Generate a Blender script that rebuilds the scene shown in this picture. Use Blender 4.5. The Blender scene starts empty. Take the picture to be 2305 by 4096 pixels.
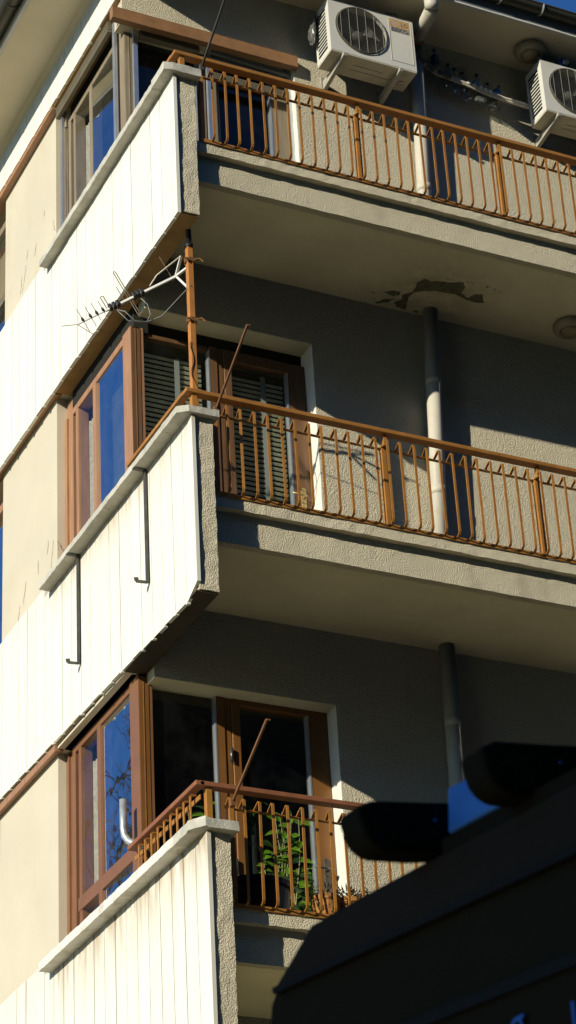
import bpy, bmesh, math, random
from mathutils import Vector, Matrix, noise
random.seed(7)
scene = bpy.context.scene
COL = scene.collection
WP = {}            # world position of each object's origin

# ------------------------------------------------------------------ mesh builder
class MB:
    def __init__(s): s.v=[]; s.f=[]; s.m=[]; s.cm=0
    def mat(s,i): s.cm=i; return s
    def add(s,vs,fs):
        o=len(s.v); s.v+= [tuple(p) for p in vs]
        for f in fs: s.f.append(tuple(o+i for i in f)); s.m.append(s.cm)
        return s
    def box(s,x0,x1,y0,y1,z0,z1):
        return s.add([(x0,y0,z0),(x1,y0,z0),(x1,y1,z0),(x0,y1,z0),(x0,y0,z1),(x1,y0,z1),(x1,y1,z1),(x0,y1,z1)],
            [(0,3,2,1),(4,5,6,7),(0,1,5,4),(1,2,6,5),(2,3,7,6),(3,0,4,7)])
    def hexa(s,b,t):   # 4 bottom, 4 top (counter-clockwise seen from above)
        return s.add(list(b)+list(t),[(0,3,2,1),(4,5,6,7),(0,1,5,4),(1,2,6,5),(2,3,7,6),(3,0,4,7)])
    def bar(s,p,q,w,h,up=(0,0,1)):
        p=Vector(p);q=Vector(q);d=(q-p).normalized();u=Vector(up)
        if abs(d.dot(u))>.98: u=Vector((0,1,0))
        a=d.cross(u).normalized();b=a.cross(d).normalized()
        a=a*(w/2);b=b*(h/2)
        r=[-a-b,a-b,a+b,-a+b]
        vs=[p+x for x in r]+[q+x for x in r]
        return s.add(vs,[(0,1,2,3),(7,6,5,4),(0,4,5,1),(1,5,6,2),(2,6,7,3),(3,7,4,0)])
    def tube(s,pts,r,n=10,cap=True):
        pts=[Vector(p) for p in pts]; rr=r if isinstance(r,(list,tuple)) else [r]*len(pts)
        o=[];u=None
        for i,p in enumerate(pts):
            d=(pts[min(i+1,len(pts)-1)]-pts[max(i-1,0)]).normalized()
            if u is None:
                u=Vector((0,0,1)) if abs(d.z)<.9 else Vector((1,0,0))
            a=d.cross(u)
            if a.length<1e-5: a=d.cross(Vector((0,1,0)))
            a.normalize(); u=a.cross(d).normalized()
            for k in range(n):
                t=2*math.pi*k/n
                o.append(p+(a*math.cos(t)+u*math.sin(t))*rr[i])
        fs=[]
        for i in range(len(pts)-1):
            for k in range(n):
                k2=(k+1)%n
                fs.append((i*n+k,i*n+k2,(i+1)*n+k2,(i+1)*n+k))
        if cap:
            fs.append(tuple(range(n-1,-1,-1))); fs.append(tuple((len(pts)-1)*n+k for k in range(n)))
        return s.add(o,fs)
    def lathe(s,prof,n=24,M=None):   # prof: (r,z)
        o=[]
        for r,z in prof:
            for k in range(n):
                t=2*math.pi*k/n; p=Vector((r*math.cos(t),r*math.sin(t),z)); o.append(M@p if M else p)
        fs=[]
        for i in range(len(prof)-1):
            for k in range(n):
                k2=(k+1)%n; fs.append((i*n+k,i*n+k2,(i+1)*n+k2,(i+1)*n+k))
        return s.add(o,fs)
    def prism(s,poly,d):             # poly of 3d points, extruded by d
        n=len(poly);d=Vector(d);a=[Vector(p) for p in poly];b=[p+d for p in a]
        return s.add(a+b,[tuple(range(n-1,-1,-1)),tuple(range(n,2*n))]+[(i,(i+1)%n,n+(i+1)%n,n+i) for i in range(n)])
    def grid(s,p0,eu,ev,nu,nv,fn=None):
        p0=Vector(p0);eu=Vector(eu);ev=Vector(ev);vs=[]
        for j in range(nv+1):
            for i in range(nu+1):
                p=p0+eu*(i/nu)+ev*(j/nv); vs.append(fn(p) if fn else p)
        return s.add(vs,[(j*(nu+1)+i,j*(nu+1)+i+1,(j+1)*(nu+1)+i+1,(j+1)*(nu+1)+i) for j in range(nv) for i in range(nu)])
    def rough(s,x0,x1,y0,y1,z0,z1,step=.03,amp=.004,fr=18,fn=None):
        # subdivided box whose skin is pushed about by noise (hand-laid render)
        def dsp(p):
            q=Vector(p); 
            if fn: q=fn(q)
            nv=noise.noise_vector(q*fr)*amp + noise.noise_vector(q*fr*.3)*amp*.9
            return q+nv
        n=lambda a,b: max(1,min(120,int(round((b-a)/step))))
        nx,ny,nz=n(x0,x1),n(y0,y1),n(z0,z1)
        s.grid((x0,y0,z0),(x1-x0,0,0),(0,0,z1-z0),nx,nz,dsp)
        s.grid((x1,y1,z0),(x0-x1,0,0),(0,0,z1-z0),nx,nz,dsp)
        s.grid((x1,y0,z0),(0,y1-y0,0),(0,0,z1-z0),ny,nz,dsp)
        s.grid((x0,y1,z0),(0,y0-y1,0),(0,0,z1-z0),ny,nz,dsp)
        s.grid((x0,y0,z1),(x1-x0,0,0),(0,y1-y0,0),nx,ny,dsp)
        s.grid((x0,y1,z0),(x1-x0,0,0),(0,y0-y1,0),nx,ny,dsp)
        return s
    def leaf(s,p,d,up,L,W,droop=.4,n=4):
        p=Vector(p);d=Vector(d).normalized();up=Vector(up);side=d.cross(up)
        if side.length<1e-4: side=d.cross(Vector((1,0,0)))
        side.normalize();nn=side.cross(d).normalized();vs=[]
        for i in range(n+1):
            t=i/n; w=W*math.sin(math.pi*min(1,.08+t*.92))**.8*.5
            c=p+d*(L*t)-Vector((0,0,1))*(droop*L*t*t)
            vs+= [c-side*w+nn*w*.3, c, c+side*w+nn*w*.3]
        fs=[]
        for i in range(n):
            a=i*3; fs+=[(a,a+1,a+4,a+3),(a+1,a+2,a+5,a+4)]
        return s.add(vs,fs)
    def build(s,name,mats,parent=None,smooth=False,bevel=0,origin=None,weld=False):
        if not isinstance(mats,(list,tuple)): mats=[mats]
        xs=list(zip(*s.v)); 
        c=Vector(origin) if origin else Vector(((min(xs[0])+max(xs[0]))/2,(min(xs[1])+max(xs[1]))/2,min(xs[2])))
        me=bpy.data.meshes.new(name); me.from_pydata([(a-c.x,b-c.y,e-c.z) for a,b,e in s.v],[],s.f)
        for m in mats: me.materials.append(m)
        for p,i in zip(me.polygons,s.m): p.material_index=i; p.use_smooth=smooth
        if weld:
            bm=bmesh.new(); bm.from_mesh(me); bmesh.ops.remove_doubles(bm,verts=bm.verts,dist=1e-5)
            bmesh.ops.recalc_face_normals(bm,faces=bm.faces); bm.to_mesh(me); bm.free()
        me.update()
        o=bpy.data.objects.new(name,me); COL.objects.link(o)
        place(o,c,parent)
        if bevel:
            b=o.modifiers.new('bevel','BEVEL'); b.width=bevel; b.segments=2; b.limit_method='ANGLE'; b.angle_limit=.7
        return o
def place(o,c,parent=None):
    WP[o]=Vector(c)
    if parent: o.parent=parent; o.location=WP[o]-WP[parent]
    else: o.location=WP[o]
def thing(name,label,cat,loc,group=None):
    o=bpy.data.objects.new(name,None); o.empty_display_size=.1; COL.objects.link(o); place(o,loc)
    return tag(o,label,cat,group)
def tag(o,label,cat,group=None):
    o['label']=label; o['category']=cat
    if group: o['group']=group
    return o
def dup_child(src,parent,delta):
    c=src.copy(); COL.objects.link(c); c.parent=parent; c.location=src.location+Vector(delta); WP[c]=WP[src]+Vector(delta)
    return c
def dup_thing(root,delta,label,group=None):
    r=root.copy(); COL.objects.link(r); r.location=root.location+Vector(delta); WP[r]=WP[root]+Vector(delta); r['label']=label
    for ch in list(root.children):
        c=ch.copy(); COL.objects.link(c); c.parent=r; WP[c]=WP[ch]+Vector(delta)
        for g in list(ch.children):
            d=g.copy(); COL.objects.link(d); d.parent=c; WP[d]=WP[g]+Vector(delta)
    return r

# ------------------------------------------------------------------ materials
class NT:
    def __init__(s,name):
        s.m=bpy.data.materials.new(name); s.m.use_nodes=True; s.t=s.m.node_tree; s.n=s.t.nodes; s.l=s.t.links
        s.bsdf=s.n['Principled BSDF']; s.out=s.n['Material Output']; s._p=None
    def pos(s):
        if not s._p: s._p=s.n.new('ShaderNodeNewGeometry').outputs['Position']
        return s._p
    def obj(s): return s.n.new('ShaderNodeTexCoord').outputs['Object']
    def sep(s,v):
        x=s.n.new('ShaderNodeSeparateXYZ'); s.l.new(v,x.inputs[0]); return x.outputs
    def scale(s,v,sc):
        x=s.n.new('ShaderNodeMapping'); x.inputs['Scale'].default_value=sc; s.l.new(v,x.inputs['Vector']); return x.outputs[0]
    def noise(s,sc,det=4,rough=.55,v=None,dist=0):
        x=s.n.new('ShaderNodeTexNoise'); x.inputs['Scale'].default_value=sc; x.inputs['Detail'].default_value=det
        x.inputs['Roughness'].default_value=rough; x.inputs['Distortion'].default_value=dist
        s.l.new(v if v is not None else s.pos(),x.inputs['Vector']); return x.outputs['Fac']
    def ramp(s,f,a,b,ca=(0,0,0,1),cb=(1,1,1,1)):
        x=s.n.new('ShaderNodeValToRGB'); e=x.color_ramp.elements; e[0].position=a; e[1].position=b; e[0].color=ca; e[1].color=cb
        s.l.new(f,x.inputs[0]); return x.outputs[0]
    def mapr(s,v,a,b,c=0,d=1):
        x=s.n.new('ShaderNodeMapRange'); 
        for i,k in enumerate((a,b,c,d)): x.inputs[i+1].default_value=k
        s.l.new(v,x.inputs[0]); return x.outputs[0]
    def math(s,op,a,b):
        x=s.n.new('ShaderNodeMath'); x.operation=op
        for i,k in enumerate((a,b)):
            if isinstance(k,(int,float)): x.inputs[i].default_value=k
            else: s.l.new(k,x.inputs[i])
        return x.outputs[0]
    def mix(s,f,a,b,mode='MIX'):
        x=s.n.new('ShaderNodeMix'); x.data_type='RGBA'; x.blend_type=mode
        for i,k in ((0,f),(6,a),(7,b)):
            if isinstance(k,(int,float)): x.inputs[i].default_value=k
            elif isinstance(k,tuple): x.inputs[i].default_value=(*k[:3],1)
            else: s.l.new(k,x.inputs[i])
        return x.outputs[2]
    def color(s,c):
        if isinstance(c,tuple): s.bsdf.inputs['Base Color'].default_value=(*c[:3],1)
        else: s.l.new(c,s.bsdf.inputs['Base Color'])
        return s
    def bump(s,h,strength=.5,dist=.005):
        x=s.n.new('ShaderNodeBump'); x.inputs['Strength'].default_value=strength; x.inputs['Distance'].default_value=dist
        s.l.new(h,x.inputs['Height']); s.l.new(x.outputs[0],s.bsdf.inputs['Normal']); return s
    def set(s,**k):
        for a,b in k.items(): s.bsdf.inputs[a.replace('_',' ')].default_value=b
        return s
def sc3(c,k): return tuple(x*k for x in c)
def plain(name,c,rough=.6,var=.15,nscale=6,bump=0,bs=60,metal=0,spec=.4,dirt=None):
    t=NT(name); n=t.noise(nscale,5)
    col=t.mix(t.ramp(n,.3,.7),sc3(c,1-var),sc3(c,1+var*.6))
    if dirt: 
        d=t.ramp(t.noise(nscale*2.3,6,.65),.52,.72); col=t.mix(t.math('MULTIPLY',d,.8),col,dirt)
    t.color(col).set(Roughness=rough,Metallic=metal); t.bsdf.inputs['Specular IOR Level'].default_value=spec
    if bump: t.bump(t.noise(bs,4),bump,.004)
    return t.m
def stucco(name,c,k=1.0,sc=120):
    t=NT(name); big=t.noise(1.3,5,.6); mid=t.noise(7,4)
    col=t.mix(t.ramp(big,.32,.72),sc3(c,.86),sc3(c,1.06)); col=t.mix(t.ramp(mid,.35,.75),col,sc3(c,.9))
    grime=t.ramp(t.noise(2.2,7,.7,t.scale(t.pos(),(1,1,.35))),.58,.78)
    col=t.mix(t.math('MULTIPLY',grime,.5),col,sc3((.30,.25,.17),.8))
    g1=t.noise(sc,2,.5); g2=t.noise(sc*2.1,2,.5)
    h=t.math('ADD',t.ramp(g1,.36,.66),t.math('MULTIPLY',g2,.35))
    col=t.mix(t.math('MULTIPLY',t.ramp(g1,.34,.52,(1,1,1,1),(0,0,0,1)),.35),col,sc3(c,.6))
    t.color(col).set(Roughness=.92).bump(h,.85*k,.0075); t.bsdf.inputs['Specular IOR Level'].default_value=.15
    return t.m
STUCCO=(.82,.72,.515)
def thin(name,c):
    t=NT(name); df=t.n.new('ShaderNodeBsdfDiffuse'); tl=t.n.new('ShaderNodeBsdfTranslucent'); mx=t.n.new('ShaderNodeMixShader'); mx.inputs[0].default_value=.45
    col=t.mix(t.ramp(t.noise(25,4),.3,.7),sc3(c,.75),sc3(c,1.1))
    for s_,k in ((df,1),(tl,2)): t.l.new(col,s_.inputs[0]); t.l.new(s_.outputs[0],mx.inputs[k])
    t.l.new(mx.outputs[0],t.out.inputs[0]); return t.m
M={}
M['stucco']=stucco('rough_stucco',STUCCO)
M['stucco_end']=stucco('coarse_stucco',(.80,.70,.50),.8,120)
M['plaster']=plain('smooth_soffit_plaster',(.82,.72,.44),.9,.10,2.2,.12,35,spec=.1)
t=NT('smooth_soffit_plaster_b'); c=(.90,.80,.53); vd=t.n.new('ShaderNodeVectorMath'); vd.operation='DISTANCE'; t.l.new(t.pos(),vd.inputs[0]); vd.inputs[1].default_value=(2.52,.88,12.15)
hl=t.math('MULTIPLY',t.mapr(vd.outputs['Value'],.25,.62,1,0),t.ramp(t.noise(6,6,.7),.35,.6))
col=t.mix(t.ramp(t.noise(1.7,6,.6),.35,.7),sc3(c,.86),sc3(c,1.05)); col=t.mix(t.math('MULTIPLY',hl,.4),col,(.40,.31,.15))
sm=t.ramp(t.noise(1,6,.7,t.scale(t.pos(),(3,9,3))),.6,.75); col=t.mix(t.math('MULTIPLY',sm,.22),col,(.42,.33,.18))
t.color(col).set(Roughness=.9).bump(t.noise(40,5),.15,.004); t.bsdf.inputs['Specular IOR Level'].default_value=.1; M['plaster']=t.m
M['eave']=plain('eave_paint',(.80,.70,.50),.9,.08,1.5,.06,30,spec=.1)
# cream wall
t=NT('cream_wall_paint'); c=(.63,.555,.415)
col=t.mix(t.ramp(t.noise(1.1,5,.6),.35,.7),sc3(c,.95),sc3(c,1.05)); col=t.mix(t.math('MULTIPLY',t.ramp(t.noise(3,7,.7,t.scale(t.pos(),(1,1,.4))),.55,.78),.4),col,(.5,.37,.2))
t.color(col).set(Roughness=.9).bump(t.noise(9,6,.65),.25,.01); M['cream']=t.m
M['crack']=plain('crack_brown',(.10,.065,.03),.95,.3)  # dark brown for wall cracks and the backing behind board joints
def boards(name,ztop,depth,amt):
    # white painted boards, grimy and worn just beneath the coping
    t=NT(name); c=(.84,.81,.70); sp=t.sep(t.pos())
    st=t.noise(1,6,.68,t.scale(t.pos(),(14,14,1.6)))
    fine=t.noise(1,5,.7,t.scale(t.pos(),(60,60,5)))
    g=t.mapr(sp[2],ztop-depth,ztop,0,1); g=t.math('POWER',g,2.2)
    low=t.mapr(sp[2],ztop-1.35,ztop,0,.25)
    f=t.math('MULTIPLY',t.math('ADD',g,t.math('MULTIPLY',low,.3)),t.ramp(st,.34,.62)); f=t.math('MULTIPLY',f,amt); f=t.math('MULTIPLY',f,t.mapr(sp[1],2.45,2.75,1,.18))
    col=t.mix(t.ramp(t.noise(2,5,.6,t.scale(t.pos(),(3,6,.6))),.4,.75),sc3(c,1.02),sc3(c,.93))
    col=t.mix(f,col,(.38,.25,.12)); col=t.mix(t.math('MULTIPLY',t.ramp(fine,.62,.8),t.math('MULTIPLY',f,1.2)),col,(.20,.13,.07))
    k=t.math('DIVIDE',t.math('SUBTRACT',sp[1],.193 if ztop<12 else .17),.184); fl=t.math('FLOOR',k,0); wn=t.n.new('ShaderNodeTexWhiteNoise'); wn.noise_dimensions='1D'; t.l.new(fl,wn.inputs['W'])
    col=t.mix(t.mapr(wn.outputs[0],0,1,0,.10),col,(.62,.55,.40))
    fr=t.math('ABSOLUTE',t.math('SUBTRACT',t.math('SUBTRACT',k,fl),.5),0)
    seam=t.math('MULTIPLY',t.mapr(fr,.44,.5,0,1),t.ramp(t.noise(1,5,.7,t.scale(t.pos(),(4,4,1.4))),.38,.7))
    col=t.mix(t.math('MULTIPLY',seam,.55 if ztop<8 else .22),col,(.46,.33,.17))
    t.color(col).set(Roughness=.75).bump(t.noise(1,4,.6,t.scale(t.pos(),(30,30,3))),.15,.004); return t.m
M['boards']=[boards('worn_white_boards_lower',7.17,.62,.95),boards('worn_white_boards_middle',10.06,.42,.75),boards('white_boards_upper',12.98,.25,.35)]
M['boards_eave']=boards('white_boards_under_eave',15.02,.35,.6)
t=NT('weathered_coping'); c=(.60,.565,.47)
col=t.mix(t.ramp(t.noise(4,7,.7),.35,.68),sc3(c,.72),sc3(c,1.1)); col=t.mix(t.math('MULTIPLY',t.ramp(t.noise(14,6,.7),.6,.75),.6),col,(.20,.17,.12))
t.color(col).set(Roughness=.9).bump(t.noise(45,6,.7),.6,.008); M['coping']=t.m
t=NT('whitewashed_coping'); c=(.76,.73,.65)
col=t.mix(t.ramp(t.noise(5,7,.7),.5,.72),c,(.40,.33,.23)); t.color(col).set(Roughness=.9).bump(t.noise(35,6,.7),.6,.008); M['coping_white']=t.m
def rusty(name,c,rough=.5):
    t=NT(name); n=t.noise(9,6,.65); col=t.mix(t.ramp(n,.35,.7),sc3(c,.82),sc3(c,1.1))
    r=t.ramp(t.noise(26,6,.7),.60,.72); col=t.mix(t.math('MULTIPLY',r,.55),col,(.13,.045,.015))
    t.color(col).set(Roughness=rough).bump(t.noise(120,4),.12,.002); return t.m
M['rail']=rusty('ochre_brown_railing_paint',(.41,.175,.032))
M['rail_red']=rusty('red_brown_railing_paint',(.30,.115,.05))
M['mast']=rusty('mast_paint',(.52,.21,.045))
def wood(name,c):
    t=NT(name); n=t.noise(1,6,.6,t.scale(t.obj(),(40,40,3)))
    col=t.mix(t.ramp(n,.3,.72),sc3(c,.72),sc3(c,1.12)); pe=t.ramp(t.noise(1,6,.7,t.scale(t.pos(),(30,30,6))),.68,.74)
    col=t.mix(t.math('MULTIPLY',pe,.5),col,(.55,.44,.32)); t.color(col).set(Roughness=.45).bump(n,.15,.003); return t.m
M['wood_old']=wood('old_painted_wood',(.44,.225,.115))
M['wood_door']=wood('dark_shaded_door_wood',(.20,.10,.045))  # dark door wood, part of its darkness stands for the shade there
M['rail_dark']=rusty('dark_rusty_arm',(.20,.09,.03))
M['wood_grey']=wood('weathered_grey_wood',(.30,.235,.15))
M['wood_new']=plain('brown_window_profile',(.235,.10,.026),.36,.12,5,spec=.5)
M['wood_pink']=plain('red_brown_window_profile',(.24,.108,.052),.36,.10,5,spec=.5)
M['alu']=plain('brushed_aluminium',(.62,.64,.66),.32,.1,8,metal=.75)
M['grey_pvc']=plain('aged_white_plastic',(.74,.72,.66),.5,.08,5,dirt=(.55,.49,.38))
M['bracket']=plain('grey_bracket',(.42,.39,.32),.5,.12,8,dirt=(.2,.15,.09))
M['pipe']=plain('white_drainpipe',(.58,.53,.43),.45,.06,4,spec=.15,dirt=(.50,.43,.32))
M['reveal']=plain('white_reveal_paint',(.76,.72,.62),.85,.08,5,.2,60,spec=.1)
M['pipe_rust']=plain('rusty_pipe_mouth',(.45,.24,.08),.8,.4,30)
M['brown_sheet']=rusty('brown_sheet_metal',(.33,.165,.068),.55)
M['brown_under']=plain('brown_soffit_paint',(.42,.25,.095),.85,.2,7,.2,40)
M['brown_dark']=plain('shaded_underside',(.06,.045,.03),.9,.2,7)  # near-black colour stands for shade under the front of the middle band
M['gutter']=plain('dark_gutter_zinc',(.085,.08,.06),.45,.25,5,metal=.3)
M['fascia']=plain('fascia_paint',(.66,.64,.58),.7,.12,4)
M['fascia_shaded']=plain('shaded_blue_grey_fascia',(.17,.19,.20),.7,.2,4)  # blue-grey shadow on the front fascia is put into its colour
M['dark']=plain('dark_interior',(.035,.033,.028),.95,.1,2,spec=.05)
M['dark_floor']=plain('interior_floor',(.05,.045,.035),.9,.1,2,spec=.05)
M['blind']=thin('cream_blind_slat',(.90,.88,.62))
M['blind_old']=plain('grey_brown_blind_slat',(.22,.185,.12),.55,.15,8)
M['tape']=plain('blind_ladder_tape',(.36,.38,.36),.8,.05,3)
M['peel']=plain('bare_concrete',(.20,.18,.11),.95,.3,22,.6,50,spec=.1)
M['black_rubber']=plain('black_plastic',(.012,.012,.012),.5,.1,5)
M['iron']=plain('dark_flat_iron',(.10,.095,.085),.55,.3,14,metal=.4)
M['galv']=plain('galvanised_tube',(.55,.56,.54),.4,.18,30,metal=.5)
M['ac']=plain('appliance_white',(.70,.67,.585),.42,.06,4,dirt=None)
M['ac_under']=plain('appliance_base',(.60,.54,.40),.6,.12,9)
M['ac_dark']=plain('appliance_dark_inside',(.02,.019,.016),.7,.1,5)
M['wire']=plain('wire_guard',(.27,.25,.19),.4,.1,10,metal=.4)
M['fan']=plain('grey_fan_plastic',(.16,.15,.125),.6,.1,8)
M['label_orange']=plain('faded_orange_label',(.55,.33,.14),.7,.35,40)
M['label_blue']=plain('faded_blue_print',(.15,.17,.20),.7,.2,60)
M['label_grey']=plain('faded_grey_print',(.34,.30,.24),.7,.2,60)
M['label_disc']=plain('faded_pink_print',(.52,.36,.26),.7,.2,60)
M['lamp']=plain('lamp_plastic',(.40,.34,.23),.55,.12,20,.15,60)
M['lamp_glass']=plain('frosted_lamp_glass',(.34,.28,.16),.4,.15,40)
M['cable']=plain('taped_cable',(.72,.65,.50),.7,.2,30,dirt=(.2,.15,.1))
M['cable_dark']=plain('grey_coax',(.21,.22,.21),.5,.1,20)
M['brass']=plain('brass_handle',(.62,.47,.20),.35,.12,20,metal=.55)
M['steel']=plain('dark_steel',(.14,.135,.12),.35,.2,20,metal=.7)
M['ant_white']=plain('antenna_white',(.80,.77,.71),.45,.08,20)
M['ant_rod']=plain('antenna_rod',(.34,.27,.17),.4,.2,30,metal=.5)
M['rope']=plain('brown_tie',(.27,.13,.045),.9,.3,40)
M['leaf']=thin('green_leaf',(.24,.46,.03))
M['leaf_dark']=plain('dark_leaf',(.035,.075,.015),.5,.4,20)
M['dry']=plain('dry_succulent',(.24,.205,.12),.9,.4,30)
M['stem']=plain('plant_stem',(.40,.33,.19),.8,.2,30)
M['pot_black']=plain('black_tub',(.006,.0065,.007),.5,.1,4)
M['terracotta']=plain('terracotta',(.40,.17,.04),.8,.25,14)
M['crate']=plain('pale_wood',(.52,.35,.17),.8,.2,20)
M['van']=plain('black_van_paint',(.036,.027,.0145),.8,.05,3,spec=.02)
M['van_roof']=plain('black_roof_paint',(.046,.032,.019),.7,.05,3,spec=.03)
M['van_black']=plain('matt_black_housing',(.030,.023,.013),.8,.05,3,spec=.02)
M['van_trim']=plain('navy_trim',(.030,.026,.021),.6,.05,3,spec=.04)
M['blue_lens']=plain('blue_lens',(.08,.27,.66),.35,.2,9)
M['blue_text']=plain('blue_letter',(.03,.16,.5),.5,.05,9)
M['tyre']=plain('tyre_rubber',(.012,.012,.012),.9,.1,9)
M['ground']=plain('street_paving',(.40,.345,.185),.9,.2,.6,.2,9)
M['low_bounce_floor']=plain('dark_low_bounce_floor',(.045,.04,.032),.6,.2,6)
M['shade_block_wall']=plain('dark_shade_block_paint',(.06,.055,.045),.9,.15,1)
M['curtain']=thin('pale_curtain',(.74,.68,.54))
M['bark']=plain('bare_bark',(.10,.08,.06),.9,.3,9)
M['far_wall']=plain('far_wall',(.30,.28,.26),.9,.1,1)
M['far_glass']=plain('far_window',(.02,.025,.035),.2,.1,1)
def glassy(name,tint,ior=1.55,gain=1.0,dust=.02):
    t=NT(name); n=t.n; tr=n.new('ShaderNodeBsdfTransparent'); tr.inputs[0].default_value=(*tint,1)
    gl=n.new('ShaderNodeBsdfGlossy'); gl.inputs['Roughness'].default_value=.012; gl.inputs[0].default_value=(.95,.97,1,1)
    b=n.new('ShaderNodeBump'); b.inputs['Strength'].default_value=.12; b.inputs['Distance'].default_value=.004
    t.l.new(t.noise(3.2,2,.5),b.inputs['Height']); t.l.new(b.outputs[0],gl.inputs['Normal'])
    ge=n.new('ShaderNodeNewGeometry'); dt=n.new('ShaderNodeVectorMath'); dt.operation='DOT_PRODUCT'; t.l.new(ge.outputs['Incoming'],dt.inputs[0]); t.l.new(ge.outputs['Normal'],dt.inputs[1])
    f0=((ior-1)/(ior+1))**2; fr=t.math('ADD',t.math('MULTIPLY',t.math('POWER',t.math('SUBTRACT',1.0,t.math('ABSOLUTE',dt.outputs['Value'],0)),5.0),1-f0),f0)
    mx=n.new('ShaderNodeMixShader'); t.l.new(t.math('MINIMUM',t.math('MULTIPLY',fr,gain),1.0),mx.inputs[0]); t.l.new(tr.outputs[0],mx.inputs[1]); t.l.new(gl.outputs[0],mx.inputs[2])
    df=n.new('ShaderNodeBsdfDiffuse'); df.inputs[0].default_value=(.5,.5,.45,1); m2=n.new('ShaderNodeMixShader')
    t.l.new(t.math('MULTIPLY',t.ramp(t.noise(5,6,.7),.4,.8),dust),m2.inputs[0]); t.l.new(mx.outputs[0],m2.inputs[1]); t.l.new(df.outputs[0],m2.inputs[2])
    t.l.new(m2.outputs[0],t.out.inputs[0]); return t.m
M['glass']=glassy('window_glass',(.90,.93,.90),1.5,1.1)
M['glass_left']=glassy('clear_side_glass',(.93,.94,.92),1.5,1.0,.03)
M['glass_side']=glassy('side_window_glass',(.84,.88,.86),1.5,5.0,.045)
M['pet']=glassy('clear_bottle_plastic',(.84,.87,.88),1.45,2.2,.55)
M['pet_blue']=plain('blue_bottle_label',(.02,.11,.36),.4,.4,40)
M['pet_pale']=plain('pale_bottle_label',(.30,.42,.42),.5,.3,30)
M['bag']=plain('grey_plastic_bag',(.13,.125,.11),.35,.4,25,.8,30)

# ------------------------------------------------------------------ the building
W=1.13                                   # balcony back wall
FL=[dict(zs=6.42,led=7.205,rail=7.50,band=5.86,wy=.03,px=.095,ly=-.03,op=8.70,railmat='rail',hand='rail_red'),
    dict(zs=9.243,led=10.105,rail=10.312,band=8.745,wy=.04,px=.095,ly=0.0,op=11.665,railmat='rail'),
    dict(zs=12.142,led=13.03,rail=13.198,band=11.735,wy=.11,px=.080,ly=.055,op=14.33,railmat='rail')]
BX=6.4                                   # far end of the balconies
B=thing('apartment_building','cream apartment block with white boarded parapets, corner windows and brown balcony railings','building',(.12,1.13,0))

# street facade wall with openings
w=MB()
zs=[0,3.5]
def wall_y(x0,x1,z0,z1): w.box(x0,x1,W,W+.16,z0,z1)
wall_y(.16,1.605,0,6.69)
for i,f in enumerate(FL):
    zf=f['zs']+.27; znext=FL[i+1]['zs']+.27 if i<2 else 15.02
    wall_y(.26 if i<2 else .13,1.605,f['op'],znext)
wall_y(1.605,9,0,15.02)
w.build('facade_wall',M['stucco'],B)
# side wall (cream), facing left: pier between the windows, lower storeys, wall behind bands
w=MB()
XC=.15
crackpts=[]
def pier(y0,y1,z0,z1): w.box(XC,XC+.16,y0,y1,z0,z1)
pier(2.64,3.87,0,15.02)
pier(1.30,2.64,0,7.0); pier(3.87,9,0,7.0)
pier(5.3,9,7.0,15.02)
for i,f in enumerate(FL):
    top=f['band']+2.87 if i<2 else 14.56
    nb=FL[i+1]['band'] if i<2 else 14.56
    nl=FL[i+1]['led']-.06 if i<2 else 15.02
    w.box(XC+.02,XC+.14,1.30,2.64,nb+.03,nl); w.box(XC+.02,XC+.14,3.87,5.3,nb+.03,nl)
w.mat(1)
def crack(pts,wd=.006):
    for a,b in zip(pts[:-1],pts[1:]):
        ya,za=a;yb,zb=b; k=random.uniform(.5,1.3)*wd
        w.add([(XC-.0015,ya-k/2,za),(XC-.0015,ya+k/2,za),(XC-.0015,yb+k/2,zb),(XC-.0015,yb-k/2,zb)],[(0,1,2,3)])
for (y,z,L,d) in ((2.72,10.55,.22,1),(2.83,10.6,.10,1),(2.64,10.5,.1,-1),(3.05,10.55,.12,0),(3.32,10.5,.16,1),(3.45,10.36,.12,1),
                  (3.1,13.55,.10,1),(3.35,13.5,.22,1),(3.45,13.45,.16,1),(3.3,13.62,.08,1),(2.7,13.5,.12,-1),(2.9,13.75,.05,1)):
    p=[(y,z)];n=5
    for k in range(n): p.append((p[-1][0]+d*L/n*.35*random.uniform(.2,1.8),p[-1][1]-L/n))
    crack(p)
w.build('side_wall',[M['cream'],M['crack']],B)

# dark rooms behind the glass
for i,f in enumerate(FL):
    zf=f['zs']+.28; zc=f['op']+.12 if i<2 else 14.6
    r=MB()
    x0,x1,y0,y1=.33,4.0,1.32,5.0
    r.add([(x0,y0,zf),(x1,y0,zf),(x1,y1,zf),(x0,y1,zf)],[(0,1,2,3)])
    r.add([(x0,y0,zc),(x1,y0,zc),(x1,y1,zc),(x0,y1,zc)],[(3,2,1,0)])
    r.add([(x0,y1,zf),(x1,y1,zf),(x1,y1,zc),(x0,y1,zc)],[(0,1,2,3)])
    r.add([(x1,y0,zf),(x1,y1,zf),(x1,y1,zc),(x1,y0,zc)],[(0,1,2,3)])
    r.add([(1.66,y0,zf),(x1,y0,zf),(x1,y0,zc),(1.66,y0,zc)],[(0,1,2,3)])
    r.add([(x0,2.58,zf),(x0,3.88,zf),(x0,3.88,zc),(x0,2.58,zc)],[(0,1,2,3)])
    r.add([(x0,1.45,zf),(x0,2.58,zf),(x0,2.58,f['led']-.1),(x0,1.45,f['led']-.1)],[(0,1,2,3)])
    r.build('room_interior',M['dark'],B)

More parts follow.
